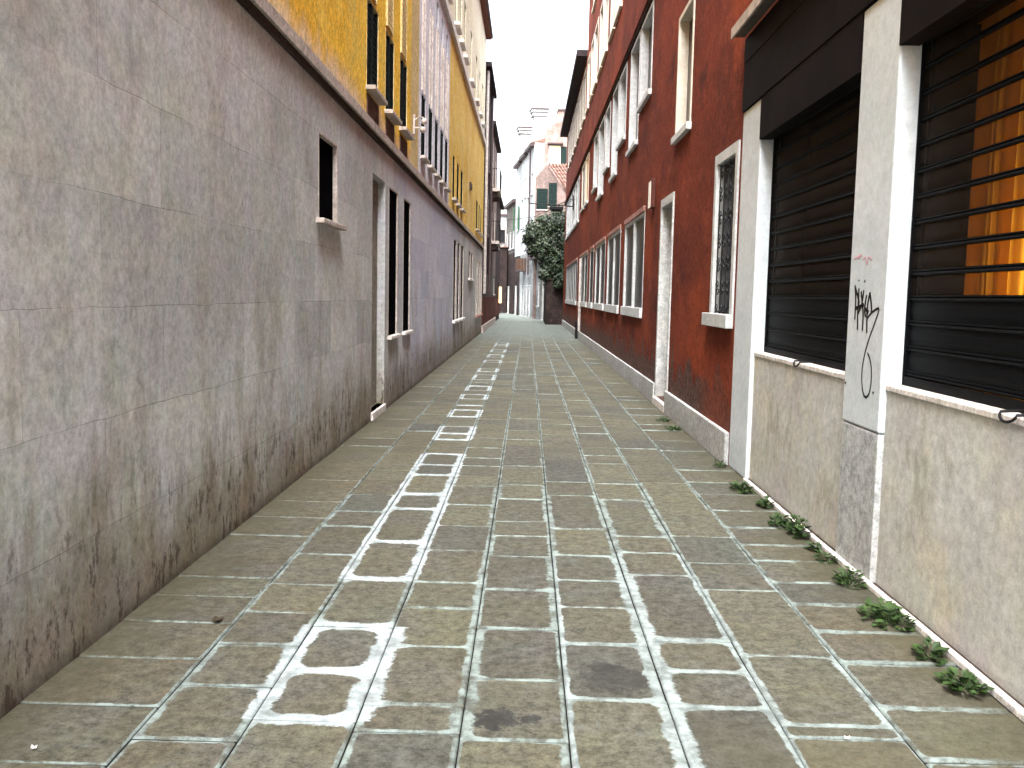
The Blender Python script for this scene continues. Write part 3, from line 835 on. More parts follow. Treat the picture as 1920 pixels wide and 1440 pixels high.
# ============================================================ RIGHT: RED BUILDING
Y1 = 50.2; YS = 8.64
R = right_bld('red_house', 'long red plastered building with white stone windows, door and plinth along the right side', Y1)
def rh(a, b): return (Y1 - b, Y1 - a)
holes = []
gw = []                       # ground floor windows
def pair(y0, y1, n, out):
    w = (y1 - y0) / n
    for k in range(n): out.append((y0 + k * w + (0.0 if k else 0), y0 + (k + 1) * w - 0.001))
pair(15.6, 18.75, 2, gw); pair(19.6, 22.7, 2, gw); pair(23.4, 26.7, 2, gw); pair(27.5, 29.1, 1, gw); pair(30.2, 34.9, 3, gw); pair(36.5, 46.6, 7, gw)
f1 = [(11.45, 12.60, 3.67, 5.20, 'cream_stone', 'glass_curtain'), (15.35, 16.9, 4.90, 6.30, 'white_stone', 'glass_curtain'), (17.05, 18.55, 4.38, 6.30, 'white_stone', 'glass_curtain'),
      (19.3, 20.8, 4.84, 6.30, 'white_stone', 'glass_curtain'), (20.98, 22.4, 4.34, 6.30, 'white_stone', 'glass'), (23.0, 24.4, 4.78, 6.28, 'white_stone', 'glass_curtain'),
      (24.75, 26.6, 4.31, 6.28, 'white_stone', 'glass'), (27.0, 28.6, 4.75, 6.28, 'white_stone', 'glass_curtain'), (30.9, 32.5, 4.70, 6.26, 'cream_stone', 'lit_dim'), (32.9, 34.7, 4.70, 6.26, 'cream_stone', 'glass_curtain')]
y = 36.3
while y < 47: f1.append((y, y + 1.45, 4.50, 6.2, 'white_stone', 'glass_curtain')); y += 1.75
f2 = []
for y in (17.2, 20.9, 24.6, 28.2): f2 += [(y, y + 1.5, 7.93, 9.75), (y + 1.7, y + 3.0, 7.93, 9.75)]
f2 += [(31.9, 33.1, 7.93, 9.7)]
for y in (34.0, 36.0, 38.0, 40.2, 42.4, 44.6, 46.8): f2.append((y, y + 1.6, 7.95, 9.7))
f3 = [(y, y + 1.4, 10.7, 12.6) for y in (17.5, 20.5, 23.5, 26.5, 29.5)]
door = (12.50, 13.66, 0.12, 2.96, 0.36)
grid = (8.70, 9.76, 1.41, 3.01, 0.22)
lo = [rh(a, b) + (1.38, 2.98, 0.2) for a, b in gw] + [rh(door[0], door[1]) + door[2:], rh(grid[0], grid[1]) + grid[2:]]
# merge neighbouring holes
def inset(hs): return [(a + 0.002, b - 0.002, c, d, r) for a, b, c, d, r in hs]
lo = inset(lo)
h1 = inset([rh(a, b) + (c, d, 0.2) for a, b, c, d, _, _ in f1])
h2 = inset([rh(a, b) + (c, d, 0.2) for a, b, c, d in f2])
h3 = inset([rh(a, b) + (c, d, 0.2) for a, b, c, d in f3])
facade(MB(), 0, Y1 - YS, 0, 6.40, lo + h1).build('lower_wall', M['red'], R)
ht = [h for h in h2 if h[1] <= Y1 - 33.4 + 0.01]
hn = [h for h in h2 if h[0] >= Y1 - 33.4 - 0.01]
facade(MB(), 0, Y1 - 33.4, 6.401, 10.15, ht).build('far_upper_wall', M['red'], R)
facade(MB(), Y1 - 33.4 + 0.002, Y1 - YS, 6.401, 14.0, hn + h3).build('tall_upper_wall', M['red'], R)
MB().box(0, Y1 - YS, -0.07, 0.01, 6.40, 6.52).build('string_course', M['red'], R)
MB().box(0, Y1 - YS, -0.045, 0.01, 6.34, 6.399).build('drip_edge', M['grime'], R)  # shaded underside of the string course, painted as a dark strip
MB().box(-0.1, Y1 - 33.5, -0.38, -0.002, 9.95, 10.16).build('eave', M['eave_dark'], R)
pl = MB(); pl.box(0, Y1 - door[1] + 0.0, -0.04, -0.001, 0.0, 0.30); pl.box(Y1 - door[0], Y1 - YS, -0.045, -0.001, 0.0, 0.31)
pl.build('plinth', M['plinth'], R, 0.008)
for i, (a, b) in enumerate(gw):
    rc = 0.045 if a < 19 else (0.032 if a < 26 else 0.015)
    window(R, *rh(a, b), 1.38, 2.98, rc, 0.06, 'white_stone', 'glass', (0.0, 0.17, 0.05), 'white_stone', proud=0.006, mull=0)
    # pink lintel
u0s = [rh(15.6, 18.75), rh(19.6, 22.7), rh(23.4, 26.7), rh(27.5, 29.1), rh(30.2, 34.9), rh(36.5, 46.6)]
for u0, u1 in u0s: MB().box(u0, u1, -0.03, 0.0, 2.985, 3.07).build('lintel', M['pink_stone'], R)
for a, b, c, d, fm, pm in f1:
    window(R, *rh(a, b), c, d, 0.12 if a < 30 else 0.035, 0.06, fm, pm, (0.04, 0.09, 0.06), 'white_stone', proud=0.015)
for a, b, c, d in f2:
    window(R, *rh(a, b), c, d, 0.13 if a < 33 else 0.04, 0.10, 'cream_stone', 'glass_curtain', (0.04, 0.09, 0.06), 'cream_stone', proud=0.015)
for a, b, c, d in f3:
    window(R, *rh(a, b), c, d, 0.13 if a < 33 else 0.04, 0.10, 'cream_stone', 'glass_curtain', (0.04, 0.09, 0.06), 'cream_stone', proud=0.015)
# door
u0, u1 = rh(door[0], door[1])
dd = MB().box(u0, u1, 0.31, 0.36, 0.12, 2.96)
dd = dd.build('door', M['wood_dark'], R)
fr = MB(); fr.box(u0, u0 + 0.10, -0.02, 0.305, 0.12, 2.96); fr.box(u1 - 0.07, u1, -0.02, 0.305, 0.12, 2.96); fr.box(u0 + 0.10, u1 - 0.07, -0.02, 0.305, 2.84, 2.96)
fr.build('door_frame', M['plinth'], dd, 0.006)
MB().box(u0 + 0.001, u1 - 0.001, -0.05, 0.30, 0.0, 0.115).build('door_step', M['marble'], dd, 0.01)
pn = MB()
for k in range(2):
    for j in range(3): pn.box(u0 + 0.16 + k * 0.44, u0 + 0.52 + k * 0.44, 0.30, 0.309, 0.25 + j * 0.85, 0.95 + j * 0.85)
pn.build('door_panel', M['wood_dark'], dd)
# scrolled iron window beside the shop
u0, u1 = rh(grid[0], grid[1])
gwn = window(R, u0, u1, 1.41, 3.01, 0.06, 0.10, 'white_stone', 'glass', (0.0, 0.13, 0.07), 'white_stone', proud=0.02)
MB().box(u0 - 0.14, u0 - 0.001, -0.07, 0.0, 1.28, 1.41).build('sill_end', M['white_stone'], gwn, 0.006)
sc = MB()
ua, ub = u0 + 0.10, u1 - 0.10
zz0, zz1 = 1.41, 2.91
for k in range(5):
    u = ua + (ub - ua) * k / 4
    sc.tube([(u, 0.022, zz0), (u, 0.022, zz1)], 0.008, 5)
for z in (zz0 + 0.02, 1.9, 2.4, zz1 - 0.02): sc.tube([(ua, 0.022, z), (ub, 0.022, z)], 0.008, 5)
for k in range(4):
    cu = ua + (ub - ua) * (k + 0.5) / 4
    z = zz0 + 0.14
    flip = 1
    while z < zz1 - 0.1:
        for sgn in (1, -1):
            pts = []
            for i in range(15):
                th = i / 14 * 2 * math.pi * 1.15
                rr = 0.082 * (1 - i / 17)
                pts.append((cu + flip * rr * math.sin(th) * 0.95, 0.012, z + sgn * (0.05 + 0.0) + sgn * rr * (1 - math.cos(th)) * 0.55))
            sc.tube(pts, 0.007, 5)
            flip = -flip
        z += 0.235
sc.build('iron_grille', M['ironwork'], gwn)
# little utility cupboard with rusty streaks above the ground floor
ub_ = thing('wall_cupboard', 'small maroon box with two pale pipes on the red wall left of the door top', 'wall box', (1.92, 14.55, 2.93))
c = MB(); c.box(-0.07, -0.001, -0.13, 0.13, 0, 0.44); c.build('case', M['redplinth'], ub_, 0.01)
c = MB(); c.box(-0.082, -0.071, -0.11, -0.05, 0.0, 0.40); c.box(-0.082, -0.071, 0.05, 0.11, 0.0, 0.40); c.build('pipe', M['cream_stone'], ub_)
tag(MB().tube([(1.86, 33.2, 0.32), (1.86, 33.2, 2.9)], 0.05, 8).build('downpipe', M['pipe_white']), 'pale drainpipe on the red wall between the ground floor windows', 'pipe')
tag(MB().tube([(1.84, 34.3, 0.0), (1.84, 34.3, 0.62)], 0.07, 8).build('bollard', M['iron']), 'short dark post at the foot of the red wall', 'bollard')

# street lamp on a long arm
sl = thing('street_lamp', 'dark street lamp on a horizontal arm from the far red wall, over the ivy', 'street lamp', (1.92, 41.0, 5.45))
a_ = MB(); a_.tube([(0, 0, 0.0), (-1.9, 0, 0.10)], 0.025, 6); a_.tube([(0, 0, 0.35), (-0.7, 0, 0.05)], 0.018, 6); a_.box(-0.04, 0, -0.08, 0.08, -0.15, 0.45)
a_.build('arm', M['iron'], sl)
hd = MB(); hd.box(-1.05, -0.45, -0.14, 0.14, -0.16, -0.02); hd.box(-0.98, -0.5, -0.10, 0.10, -0.24, -0.161); hd.build('lamp_head', M['iron'], sl, 0.02)

# ============================================================ RIGHT: SHOP
PX = 1.92
S = thing('shop', 'shop with dark fascia, white pillars and closed roller shutters over a stained low wall', 'shop', (0, 0, 0))
NR = -6.0
# low walls under the shutters, set back from the pillars
for a, b in ((5.61, 7.97), (2.40, 5.03), (NR, 1.80)):
    w = MB().box(1.955, 2.30, a + 0.001, b - 0.001, 0, 1.075).build('low_wall', M['parapet'], S)
    MB().box(1.945, 2.30, a + 0.001, b - 0.001, 1.0765, 1.11).build('sill', M['marble'], w, 0.006)
def pillar(a, b, joint):
    p = MB().box(PX, 2.30, a, b, 0.84 if joint else 0.0, 3.235).build('pillar', M['pillar'], S, 0.012)
    if joint: MB().box(PX + 0.002, 2.299, a + 0.002, b - 0.002, 0, 0.835).build('pillar_base', M['pillar_base'], p, 0.008)
    return p
pillar(7.97, 8.635, False)
p2 = pillar(5.03, 5.61, True)
pillar(1.80, 2.40, True)
G1 = [[(5.507, 1.649), (5.484, 1.571), (5.48, 1.45)], [(5.501, 1.635), (5.428, 1.557), (5.441, 1.514), (5.426, 1.391)], [(5.44, 1.631), (5.437, 1.529)], [(5.359, 1.62), (5.38, 1.543), (5.431, 1.486)], [(5.401, 1.613), (5.352, 1.488), (5.347, 1.39)], [(5.486, 1.514), (5.388, 1.529), (5.346, 1.537)], [(5.311, 1.592), (5.331, 1.516), (5.31, 1.468)], [(5.262, 1.606), (5.29, 1.517), (5.277, 1.379)], [(5.262, 1.606), (5.224, 1.517), (5.23, 1.497)], [(5.328, 1.516), (5.267, 1.496)], [(5.281, 1.462), (5.212, 1.497), (5.115, 1.516), (5.166, 1.437), (5.243, 1.339), (5.295, 1.246), (5.319, 1.154), (5.3, 1.071), (5.267, 1.029), (5.231, 1.019), (5.188, 1.048), (5.168, 1.118), (5.179, 1.193), (5.209, 1.238), (5.247, 1.267)], [(5.447, 1.68), (5.446, 1.673)], [(5.356, 1.675), (5.351, 1.667)], [(5.131, 1.061), (5.128, 1.05)], [(5.579, 1.073), (5.575, 1.063)]]
G2 = [[(5.542, 1.804), (5.425, 1.824), (5.481, 1.805)], [(5.4, 1.795), (5.364, 1.807), (5.328, 1.765), (5.316, 1.805), (5.257, 1.789)]]
def smooth_path(p):
    if len(p) < 3: return p
    out = []
    q = [p[0]] + p + [p[-1]]
    for i in range(1, len(q) - 2):
        for k in range(6):
            t = k / 6
            a, b, c, d = q[i - 1], q[i], q[i + 1], q[i + 2]
            out.append(tuple(0.5 * (2 * b[j] + (c[j] - a[j]) * t + (2 * a[j] - 5 * b[j] + 4 * c[j] - d[j]) * t * t + (3 * b[j] - a[j] - 3 * c[j] + d[j]) * t ** 3) for j in (0, 1)))
    out.append(p[-1])
    return out
gm = MB()
for i, s_ in enumerate(G1):
    pth = smooth_path(s_)
    gm.tube([(PX - 0.0012, y, z) for y, z in pth], 0.011 if len(s_) < 10 else 0.0075, 6, (0.12, 1, 1))
gm.build('graffiti', M['graffiti'], p2)
gm = MB()
for s_ in G2: gm.tube([(PX - 0.0012, y, z) for y, z in smooth_path(s_)], 0.007, 6, (0.12, 1, 1))
gm.build('graffiti', M['graffiti_pink'], p2)

# fascia: continuous upper panel and a lower strip in each bay
fa = MB()
for k, (z0, z1) in enumerate(((3.24, 3.47), (3.473, 3.66), (3.663, 3.88))):
    fa.box(1.905 + (0.004 if k % 2 else 0), 2.3, NR, 8.635, z0, z1)
fa.build('fascia', M['fascia'], S)
for a, b in ((5.61, 7.97), (2.40, 5.03), (NR, 1.80)):
    MB().box(1.912, 2.02, a + 0.001, b - 0.001, 2.89, 3.238).build('lintel', M['fascia'], S)
    MB().box(2.022, 2.3, a + 0.001, b - 0.001, 3.0, 3.238).build('shutter_box', M['fascia'], S)
cn = MB(); cn.box(1.80, 1.903, NR, 8.64, 3.90, 3.96); cn = cn.build('canopy', M['canopy'], S)
MB().box(1.78, 1.799, NR, 8.65, 3.885, 3.975).build('canopy_edge', M['canopy_edge'], cn)
facade_sh = MB(); facade_sh.box(1.92, 8.0, NR, 8.635, 3.885, 13.9); facade_sh.build('upper_wall', M['red'], S)
MB().box(3.6, 8.0, NR, 8.63, 0.0, 3.88).build('back_wall', M['soot'], S)
MB().box(2.301, 3.599, 8.4, 8.63, 0.0, 3.88).build('side_wall', M['soot'], S)
MB().box(2.301, 3.599, NR, 8.39, 0.0, 0.02).build('shop_floor', M['soot'], S)
MB().box(2.301, 3.599, NR, 8.39, 3.70, 3.88).build('shop_ceiling', M['soot'], S)
MB().box(2.49, 3.599, 5.76, 5.84, 0.03, 3.69).build('partition', M['soot'], S)  # unseen baffle, added to keep lamp light out of the far bay
MB().box(2.301, 3.599, NR, NR + .1, 0.03, 3.69).build('end_wall', M['soot'], S)

# shutters
PIT = 0.1335
def shutter(a, b, rings):
    sol = MB(); per = MB()
    prof_rib = [(0.0, 0.0), (-0.010, 0.004), (-0.013, 0.010), (-0.009, 0.017), (-0.002, 0.020), (-0.010, 0.024), (-0.009, 0.030), (0.0, 0.033)]
    X = 2.055
    z = 1.111
    def strip(mb, pr, zb):
        n = len(mb.v)
        for dx, dz in pr:
            mb.v.append((X + dx, a + 0.012, zb + dz)); mb.v.append((X + dx, b - 0.012, zb + dz))
        for i in range(len(pr) - 1):
            mb.f.append((n + 2 * i, n + 2 * i + 2, n + 2 * i + 3, n + 2 * i + 1))
    sol.box(X - 0.02, X + 0.02, a + 0.012, b - 0.012, 1.1115, 1.16)
    z = 1.161; first = True
    while z < 2.99:
        strip(sol, prof_rib, z)
        fl = [(0.0, 0.033), (-0.006, 0.065), (-0.006, 0.105), (0.0, PIT)]
        strip(per if z > 1.48 else sol, fl, z)
        z += PIT
    sh = sol.build('roller_shutter', M['slat'], S)
    per.build('perforated_slats', M['perf'], sh)
    MB().box(2.032, 2.08, a + 0.001, a + 0.011, 1.1115, 2.99).build('guide_rail', M['slat'], sh)
    MB().box(2.032, 2.08, b - 0.011, b - 0.001, 1.1115, 2.99).build('guide_rail', M['slat'], sh)
    for ry in rings:
        pts = [(1.935 - 0.012 * math.sin(math.pi * i / 10), ry + 0.065 * math.cos(math.pi * i / 10), 1.120 - 0.034 * math.sin(math.pi * i / 10)) for i in range(11)]
        pts = [(2.03, pts[0][1], 1.125)] + pts + [(2.03, pts[-1][1], 1.125)]
        MB().tube(pts, 0.0065, 6).build('pull_ring', M['iron'], sh, smooth=True)
shutter(5.61, 7.97, [6.65])
shutter(2.40, 5.03, [3.72])
shutter(NR, 1.80, [0.5])

for a, b in ((5.61, 7.97), (2.40, 5.03)):
    for q0, q1 in ((a + 0.001, a + 0.05), (b - 0.05, b - 0.001)):
        MB().box(2.085, 2.31, q0, q1, 1.111, 2.99).build('reveal_lining', M['void'], S)  # dark boards added to cover the pillar reveals lit from inside
# window frames behind the shutters, curtain and the lamp that lights it
wf = MB()
for yv in (3.0, 4.2, 5.80, 6.9, 8.3): wf.box(2.42, 2.48, yv - 0.04, yv + 0.04, 0.03, 3.69)
wf.box(2.42, 2.48, 2.0, 8.39, 1.02, 1.10)
wf.build('shop_window_frame', M['wood_dark'], S)
cur = MB()
n0 = 0
ny = 240
ya, yb = 0.6, 5.70
for i in range(ny + 1):
    yv = ya + (yb - ya) * i / ny
    xx = 2.62 + 0.035 * math.sin(yv * 21) + 0.015 * math.sin(yv * 57 + 1) + 0.02 * math.sin(yv * 7.3)
    cur.v += [(xx, yv, 0.5), (xx + 0.01 * math.sin(yv * 33), yv, 3.6)]
for i in range(ny): cur.f.append((2 * i, 2 * i + 2, 2 * i + 3, 2 * i + 1))
tag(cur.build('curtain', M['curtain'], smooth=True), 'pleated orange curtain glowing behind the nearest roller shutter', 'curtain')
fl = thing('floor_lamp', 'lit lamp hidden behind the orange curtain in the shop', 'lamp', (3.0, 4.5, 0.02))
q = MB(); q.tube([(0, 0, 0), (0, 0, 0.03)], 0.14, 16); q.tube([(0, 0, 0.03), (0, 0, 1.2)], 0.012, 8); q.build('stand', M['iron'], fl)
lsd = lit('lamp_shade_glow', (1.0, 0.6, 0.22), 3.0)
q = MB(); q.tube([(0, 0, 1.2), (0, 0, 1.5)], [0.16, 0.11], 20); q.build('lamp_shade', lsd, fl)
pd = bpy.data.lights.new('shop_lamp_light', 'POINT'); pd.energy = 30; pd.color = (1.0, 0.74, 0.36); pd.shadow_soft_size = 0.12
po = bpy.data.objects.new('shop_lamp_light', pd); COL.objects.link(po); po.parent = fl; po.location = (-0.05, 0.0, 1.62)

# marble threshold strip and the dirt line behind it
th = MB()
yv = NR
while yv < 7.9:
    ln = random.uniform(0.9, 1.5); e = min(yv + ln, 7.96)
    th.box(1.885, 1.918, yv + 0.002, e - 0.002, 0.0, 0.028 + random.uniform(-0.003, 0.003)); yv = e
th.build('threshold', M['marble'], S, 0.004)
MB().box(1.9185, 1.954, NR, 5.029, 0.0, 0.012).box(1.9185, 1.954, 5.612, 7.968, 0.0, 0.012).build('dirt_line', M['grime'], S)

# ============================================================ WEEDS
def weed(x, y, r, label, n=70, hgt=0.09):
    r *= random.uniform(0.5, 0.78); hgt *= random.uniform(0.55, 0.95); n = int(n * 0.75)
    lw = random.uniform(0.25, 0.6); ls = random.uniform(0.7, 1.15)
    mb = MB()
    for i in range(n):
        th = random.uniform(0, 2 * math.pi); rr = r * math.sqrt(random.random())
        cx, cy = x + rr * math.cos(th) * 0.55, y + rr * math.sin(th)
        lift = random.uniform(0.01, hgt) * (1.15 - rr / r * 0.8)
        L = random.uniform(0.02, 0.055) * ls; Wd = L * lw * random.uniform(0.7, 1.1)
        ang = th + random.uniform(-0.8, 0.8)
        dx, dy = math.cos(ang), math.sin(ang)
        px, py = -dy, dx
        tz = random.uniform(-0.4, 0.8) * L
        if cx + dx * L > 1.90: continue
        a = (cx, cy, lift); b_ = (cx + dx * L * .5 + px * Wd, cy + dy * L * .5 + py * Wd, lift + tz * .6 + 0.005)
        c_ = (cx + dx * L, cy + dy * L, max(0.006, lift + tz)); d_ = (cx + dx * L * .5 - px * Wd, cy + dy * L * .5 - py * Wd, lift + tz * .6 + 0.005)
        mb.poly([a, b_, c_, d_])
        if i % 4 == 0: mb.tube([(x + (cx - x) * .3, y + (cy - y) * .3, 0.0), (cx, cy, lift)], 0.0022, 4)
    tag(mb.build('weed', M['weed']), label, 'weed', 'weeds at the foot of the shop wall')
weed(1.80, 3.66, 0.17, 'dark low weed tuft nearest the viewer on the right edge of the paving', 90, 0.08)
weed(1.80, 3.98, 0.14, 'small weed tuft second nearest the viewer along the marble strip', 60, 0.07)
weed(1.80, 4.46, 0.26, 'biggest bright green weed clump just this side of the graffiti pillar', 230, 0.13)
weed(1.82, 5.03, 0.15, 'rounded dark green weed tuft at the near corner of the graffiti pillar', 130, 0.10)
weed(1.84, 5.50, 0.13, 'thin flat weed at the foot of the graffiti pillar', 60, 0.05)
weed(1.84, 5.72, 0.10, 'tiny weed just past the graffiti pillar', 40, 0.05)
weed(1.84, 6.07, 0.19, 'bright broad-leaved weed growing over the marble strip under the left shutter', 150, 0.14)
weed(1.78, 6.32, 0.17, 'dense dark weed touching the bright broad-leaved one on its far side', 130, 0.10)
weed(1.82, 6.90, 0.13, 'small weed alone under the pull ring of the left shutter', 70, 0.07)
weed(1.78, 7.50, 0.24, 'spreading weed beside the foot of the pillar by the iron window', 150, 0.09)
weed(1.82, 8.55, 0.13, 'upright little weed where the red house plinth meets the pillar', 70, 0.10)
weed(1.76, 10.9, 0.25, 'flat weed patch along the plinth nearer than the red house door', 90, 0.05)
weed(1.76, 11.7, 0.22, 'flat weed patch at the plinth right before the red house door step', 80, 0.05)

# ============================================================ IVY, GARDEN WALL
gwall = MB(); gwall.box(1.0, 6.0, 50.6, 50.9, 0, 2.4); gwall.box(1.0, 1.3, 50.901, 57.5, 0, 2.4); gwall.box(0.95, 6.0, 50.55, 50.95, 2.4, 2.5)
tag(gwall.build('garden_wall', M['soot']), 'shadowy garden wall under the overhanging ivy past the red house', 'wall')  # shadow under the ivy is put into the dark wall colour
iv = thing('ivy_tree', 'big dark green ivy covered tree bulging over the garden wall at the bend', 'tree', (1.6, 52.5, 0))
tr = MB(); tr.tube([(0, 0, 0), (-0.1, 0, 1.6), (0.1, 0.1, 3.0), (-0.2, 0.3, 4.6)], [0.2, 0.16, 0.12, 0.05], 8)
for a, e in (((-0.1, 0, 1.8), (-1.2, -0.2, 3.6)), ((0, 0, 2.4), (1.0, 0.2, 4.4)), ((0, 0, 3), (-1.0, 0.4, 5.2)), ((0, 0, 2), (0.6, -0.6, 3.4))):
    tr.tube([a, tuple((a[i] + e[i]) / 2 + 0.1 for i in range(3)), e], [0.08, 0.06, 0.02], 6)
tr.build('trunk', M['bark'], iv)
lf = MB()
blobs = [(-1.1, 0, 5.0, 0.85, 0.8, 0.9), (-0.2, 0, 5.5, 0.9, 0.9, 0.8), (0.5, 0, 5.6, 0.8, 0.9, 0.9), (-0.6, -0.2, 4.2, 0.95, 0.9, 0.9), (0.3, -0.2, 4.4, 0.95, 0.9, 1.1), (-0.2, -0.3, 3.3, 0.8, 0.8, 0.9),
         (0.3, -0.4, 2.6, 0.6, 0.6, 0.8), (-1.55, 0.1, 4.7, 0.45, 0.5, 0.45), (0.2, -0.4, 3.3, 0.8, 0.7, 1.0), (-1.3, 0.1, 4.1, 0.5, 0.5, 0.4), (0.0, 0.2, 6.1, 0.4, 0.4, 0.35), (0.2, -0.5, 1.7, 0.35, 0.4, 0.6), (-0.35, -0.3, 2.6, 0.4, 0.4, 0.5), (-0.75, 0, 5.7, 0.5, 0.5, 0.4), (-1.4, 0, 5.3, 0.4, 0.4, 0.35), (0.1, -2.15, 2.3, 0.4, 0.22, 0.45), (-0.75, -1.9, 2.7, 0.35, 0.3, 0.35)]
for bx_, by_, bz_, rx, ry, rz_ in blobs:
    n = int(1500 * rx * rz_) + 120
    for i in range(n):
        v = Vector((random.gauss(0, 1), random.gauss(0, 1), random.gauss(0, 1))).normalized()
        k = random.random() ** 0.45 * random.choice((1, 1, 1, 1.12))
        c0 = Vector((bx_ + v.x * rx * k, by_ + v.y * ry * k, bz_ + v.z * rz_ * k))
        nn = (v + Vector((random.uniform(-.8, .8), random.uniform(-.8, .8), random.uniform(-.3, .9)))).normalized()
        t1 = nn.orthogonal().normalized(); t2 = nn.cross(t1)
        s_ = random.uniform(0.05, 0.10)
        ro = random.uniform(0, 6.28); a1 = t1 * math.cos(ro) + t2 * math.sin(ro); a2 = nn.cross(a1)
        lf.poly([tuple(c0 - a1 * s_), tuple(c0 + a2 * s_ * .7), tuple(c0 + a1 * s_), tuple(c0 - a2 * s_ * .7)])
lf.build('crown', M['ivy'], iv)

# ============================================================ FAR HOUSES
# pink brick house facing the viewer, with a tiled lean-to
Ph = thing('pink_brick_house', 'pale pink brick house with a lit top window and green shutters above the ivy', 'building', (0.95, 63.95, 0)); Ph.scale = (1.12, 1, 1.10)
facade(MB(), 0, 6, 0, 11.3, [(0.25, 0.95, 9.5, 10.6, 0.2)], D=8).build('wall', M['pinkbrick'], Ph)
up_ = MB(); n = 0
up_.poly([(0.0, 0.0, 11.302), (6, 0.0, 11.302), (6, 0, 12.7), (0.75, 0, 12.7), (0.62, 0, 12.0), (0.0, 0, 11.5)])
up_.poly([(0.0, 1.2, 11.302), (0.0, 1.2, 11.5), (0.62, 1.2, 12.0), (0.75, 1.2, 12.7), (6, 1.2, 12.7), (6, 1.2, 11.302)])
for a, b in (((0.0, 11.302), (0.0, 11.5)), ((0.0, 11.5), (0.62, 12.0)), ((0.62, 12.0), (0.75, 12.7)), ((0.75, 12.7), (6, 12.7))):
    up_.quad((a[0], 0, a[1]), (a[0], 1.2, a[1]), (b[0], 1.2, b[1]), (b[0], 0, b[1]))
up_.build('gable', M['pinkbrick'], Ph)
MB().box(0.7, 6, -0.08, 1.3, 12.702, 12.80).build('roof_coping', M['pipe_dark'], Ph)
wd = window(Ph, 0.25, 0.95, 9.5, 10.6, 0.15, 0.05, 'cream_stone', 'lit', (0.05, 0.06, 0.06))
s = MB(); s.box(0.97, 1.32, -0.05, -0.003, 9.5, 10.55); s.build('shutter', M['dark_green'], wd)
s = MB(); s.box(0.15, 1.1, -0.25, -0.003, 10.66, 10.76); s.build('awning', M['pipe_dark'], wd)
MB().box(0.58, 0.62, 0.09, 0.149, 9.5, 10.6).build('casement', M['cream_stone'], wd)
# lean-to
Ln = thing('lean_to_house', 'lower pink house with a sloping terracotta tile roof just behind the ivy', 'building', (0.36, 62.6, 0)); Ln.scale = (1.10, 1, 1.085)
w = MB(); w.poly([(0, 0, 0), (3.4, 0, 0), (3.4, 0, 6.4), (2.3, 0, 7.0), (0.75, 0, 9.35), (0.6, 0, 9.35), (0, 0, 8.6)])
w.poly([(0, 1.3, 0), (0, 1.3, 8.6), (0.6, 1.3, 9.35), (0.75, 1.3, 9.35), (2.3, 1.3, 7.0), (3.4, 1.3, 6.4), (3.4, 1.3, 0)])
w.quad((0, 0, 0), (0, 0, 8.6), (0, 1.3, 8.6), (0, 1.3, 0)); w.quad((0, 0, 8.6), (0.6, 0, 9.35), (0.6, 1.3, 9.35), (0, 1.3, 8.6))
w.quad((3.4, 0, 0), (3.4, 1.3, 0), (3.4, 1.3, 6.4), (3.4, 0, 6.4))
w.build('wall', M['pinkwall'], Ln)
tl = MB()
# tiles: rows of small half-round tiles down the visible slope
A0 = Vector((0.75, -0.15, 9.42)); A1 = Vector((2.9, -0.15, 6.55)); B0 = Vector((2.55, 0.9, 9.5)); B1 = Vector((4.2, 0.9, 6.9))
tl.quad(tuple(A0), tuple(A1), tuple(B1), tuple(B0))
nr, nc = 13, 9
for i in range(nr):
    for j in range(nc):
        def P_(s_, t_): return (A0 * (1 - s_) + A1 * s_) * (1 - t_) + (B0 * (1 - s_) + B1 * s_) * t_
        p = P_(i / nr, (j + 0.2) / nc); q_ = P_((i + 1.1) / nr, (j + 0.2) / nc)
        up2 = Vector((0.0, -0.03, 0.05))
        tl.tube([tuple(p + up2 * 1.1), tuple(q_ + up2 * 1.9)], [0.06, 0.075], 6)
tl.build('roof', M['tiles'], Ln)
for (a, b, c, d, mt) in ((0.1, 0.75, 6.7, 7.95, 'dark_green'), (0.82, 1.30, 6.9, 8.3, 'dark_green')):
    w_ = window(Ln, a, b, c, d, -0.03, 0.05, 'pale_stone', 'void', (0.04, 0.06, 0.08), frame=False)
    s = MB()
    for k in range(12): s.box(a, b, -0.085, -0.06, c + k * (d - c) / 12, c + (k + 0.75) * (d - c) / 12)
    s.box(a, a + 0.06, -0.10, -0.05, c, d); s.box(b - 0.06, b, -0.10, -0.05, c, d)
    s.build('shutter', M[mt], w_)

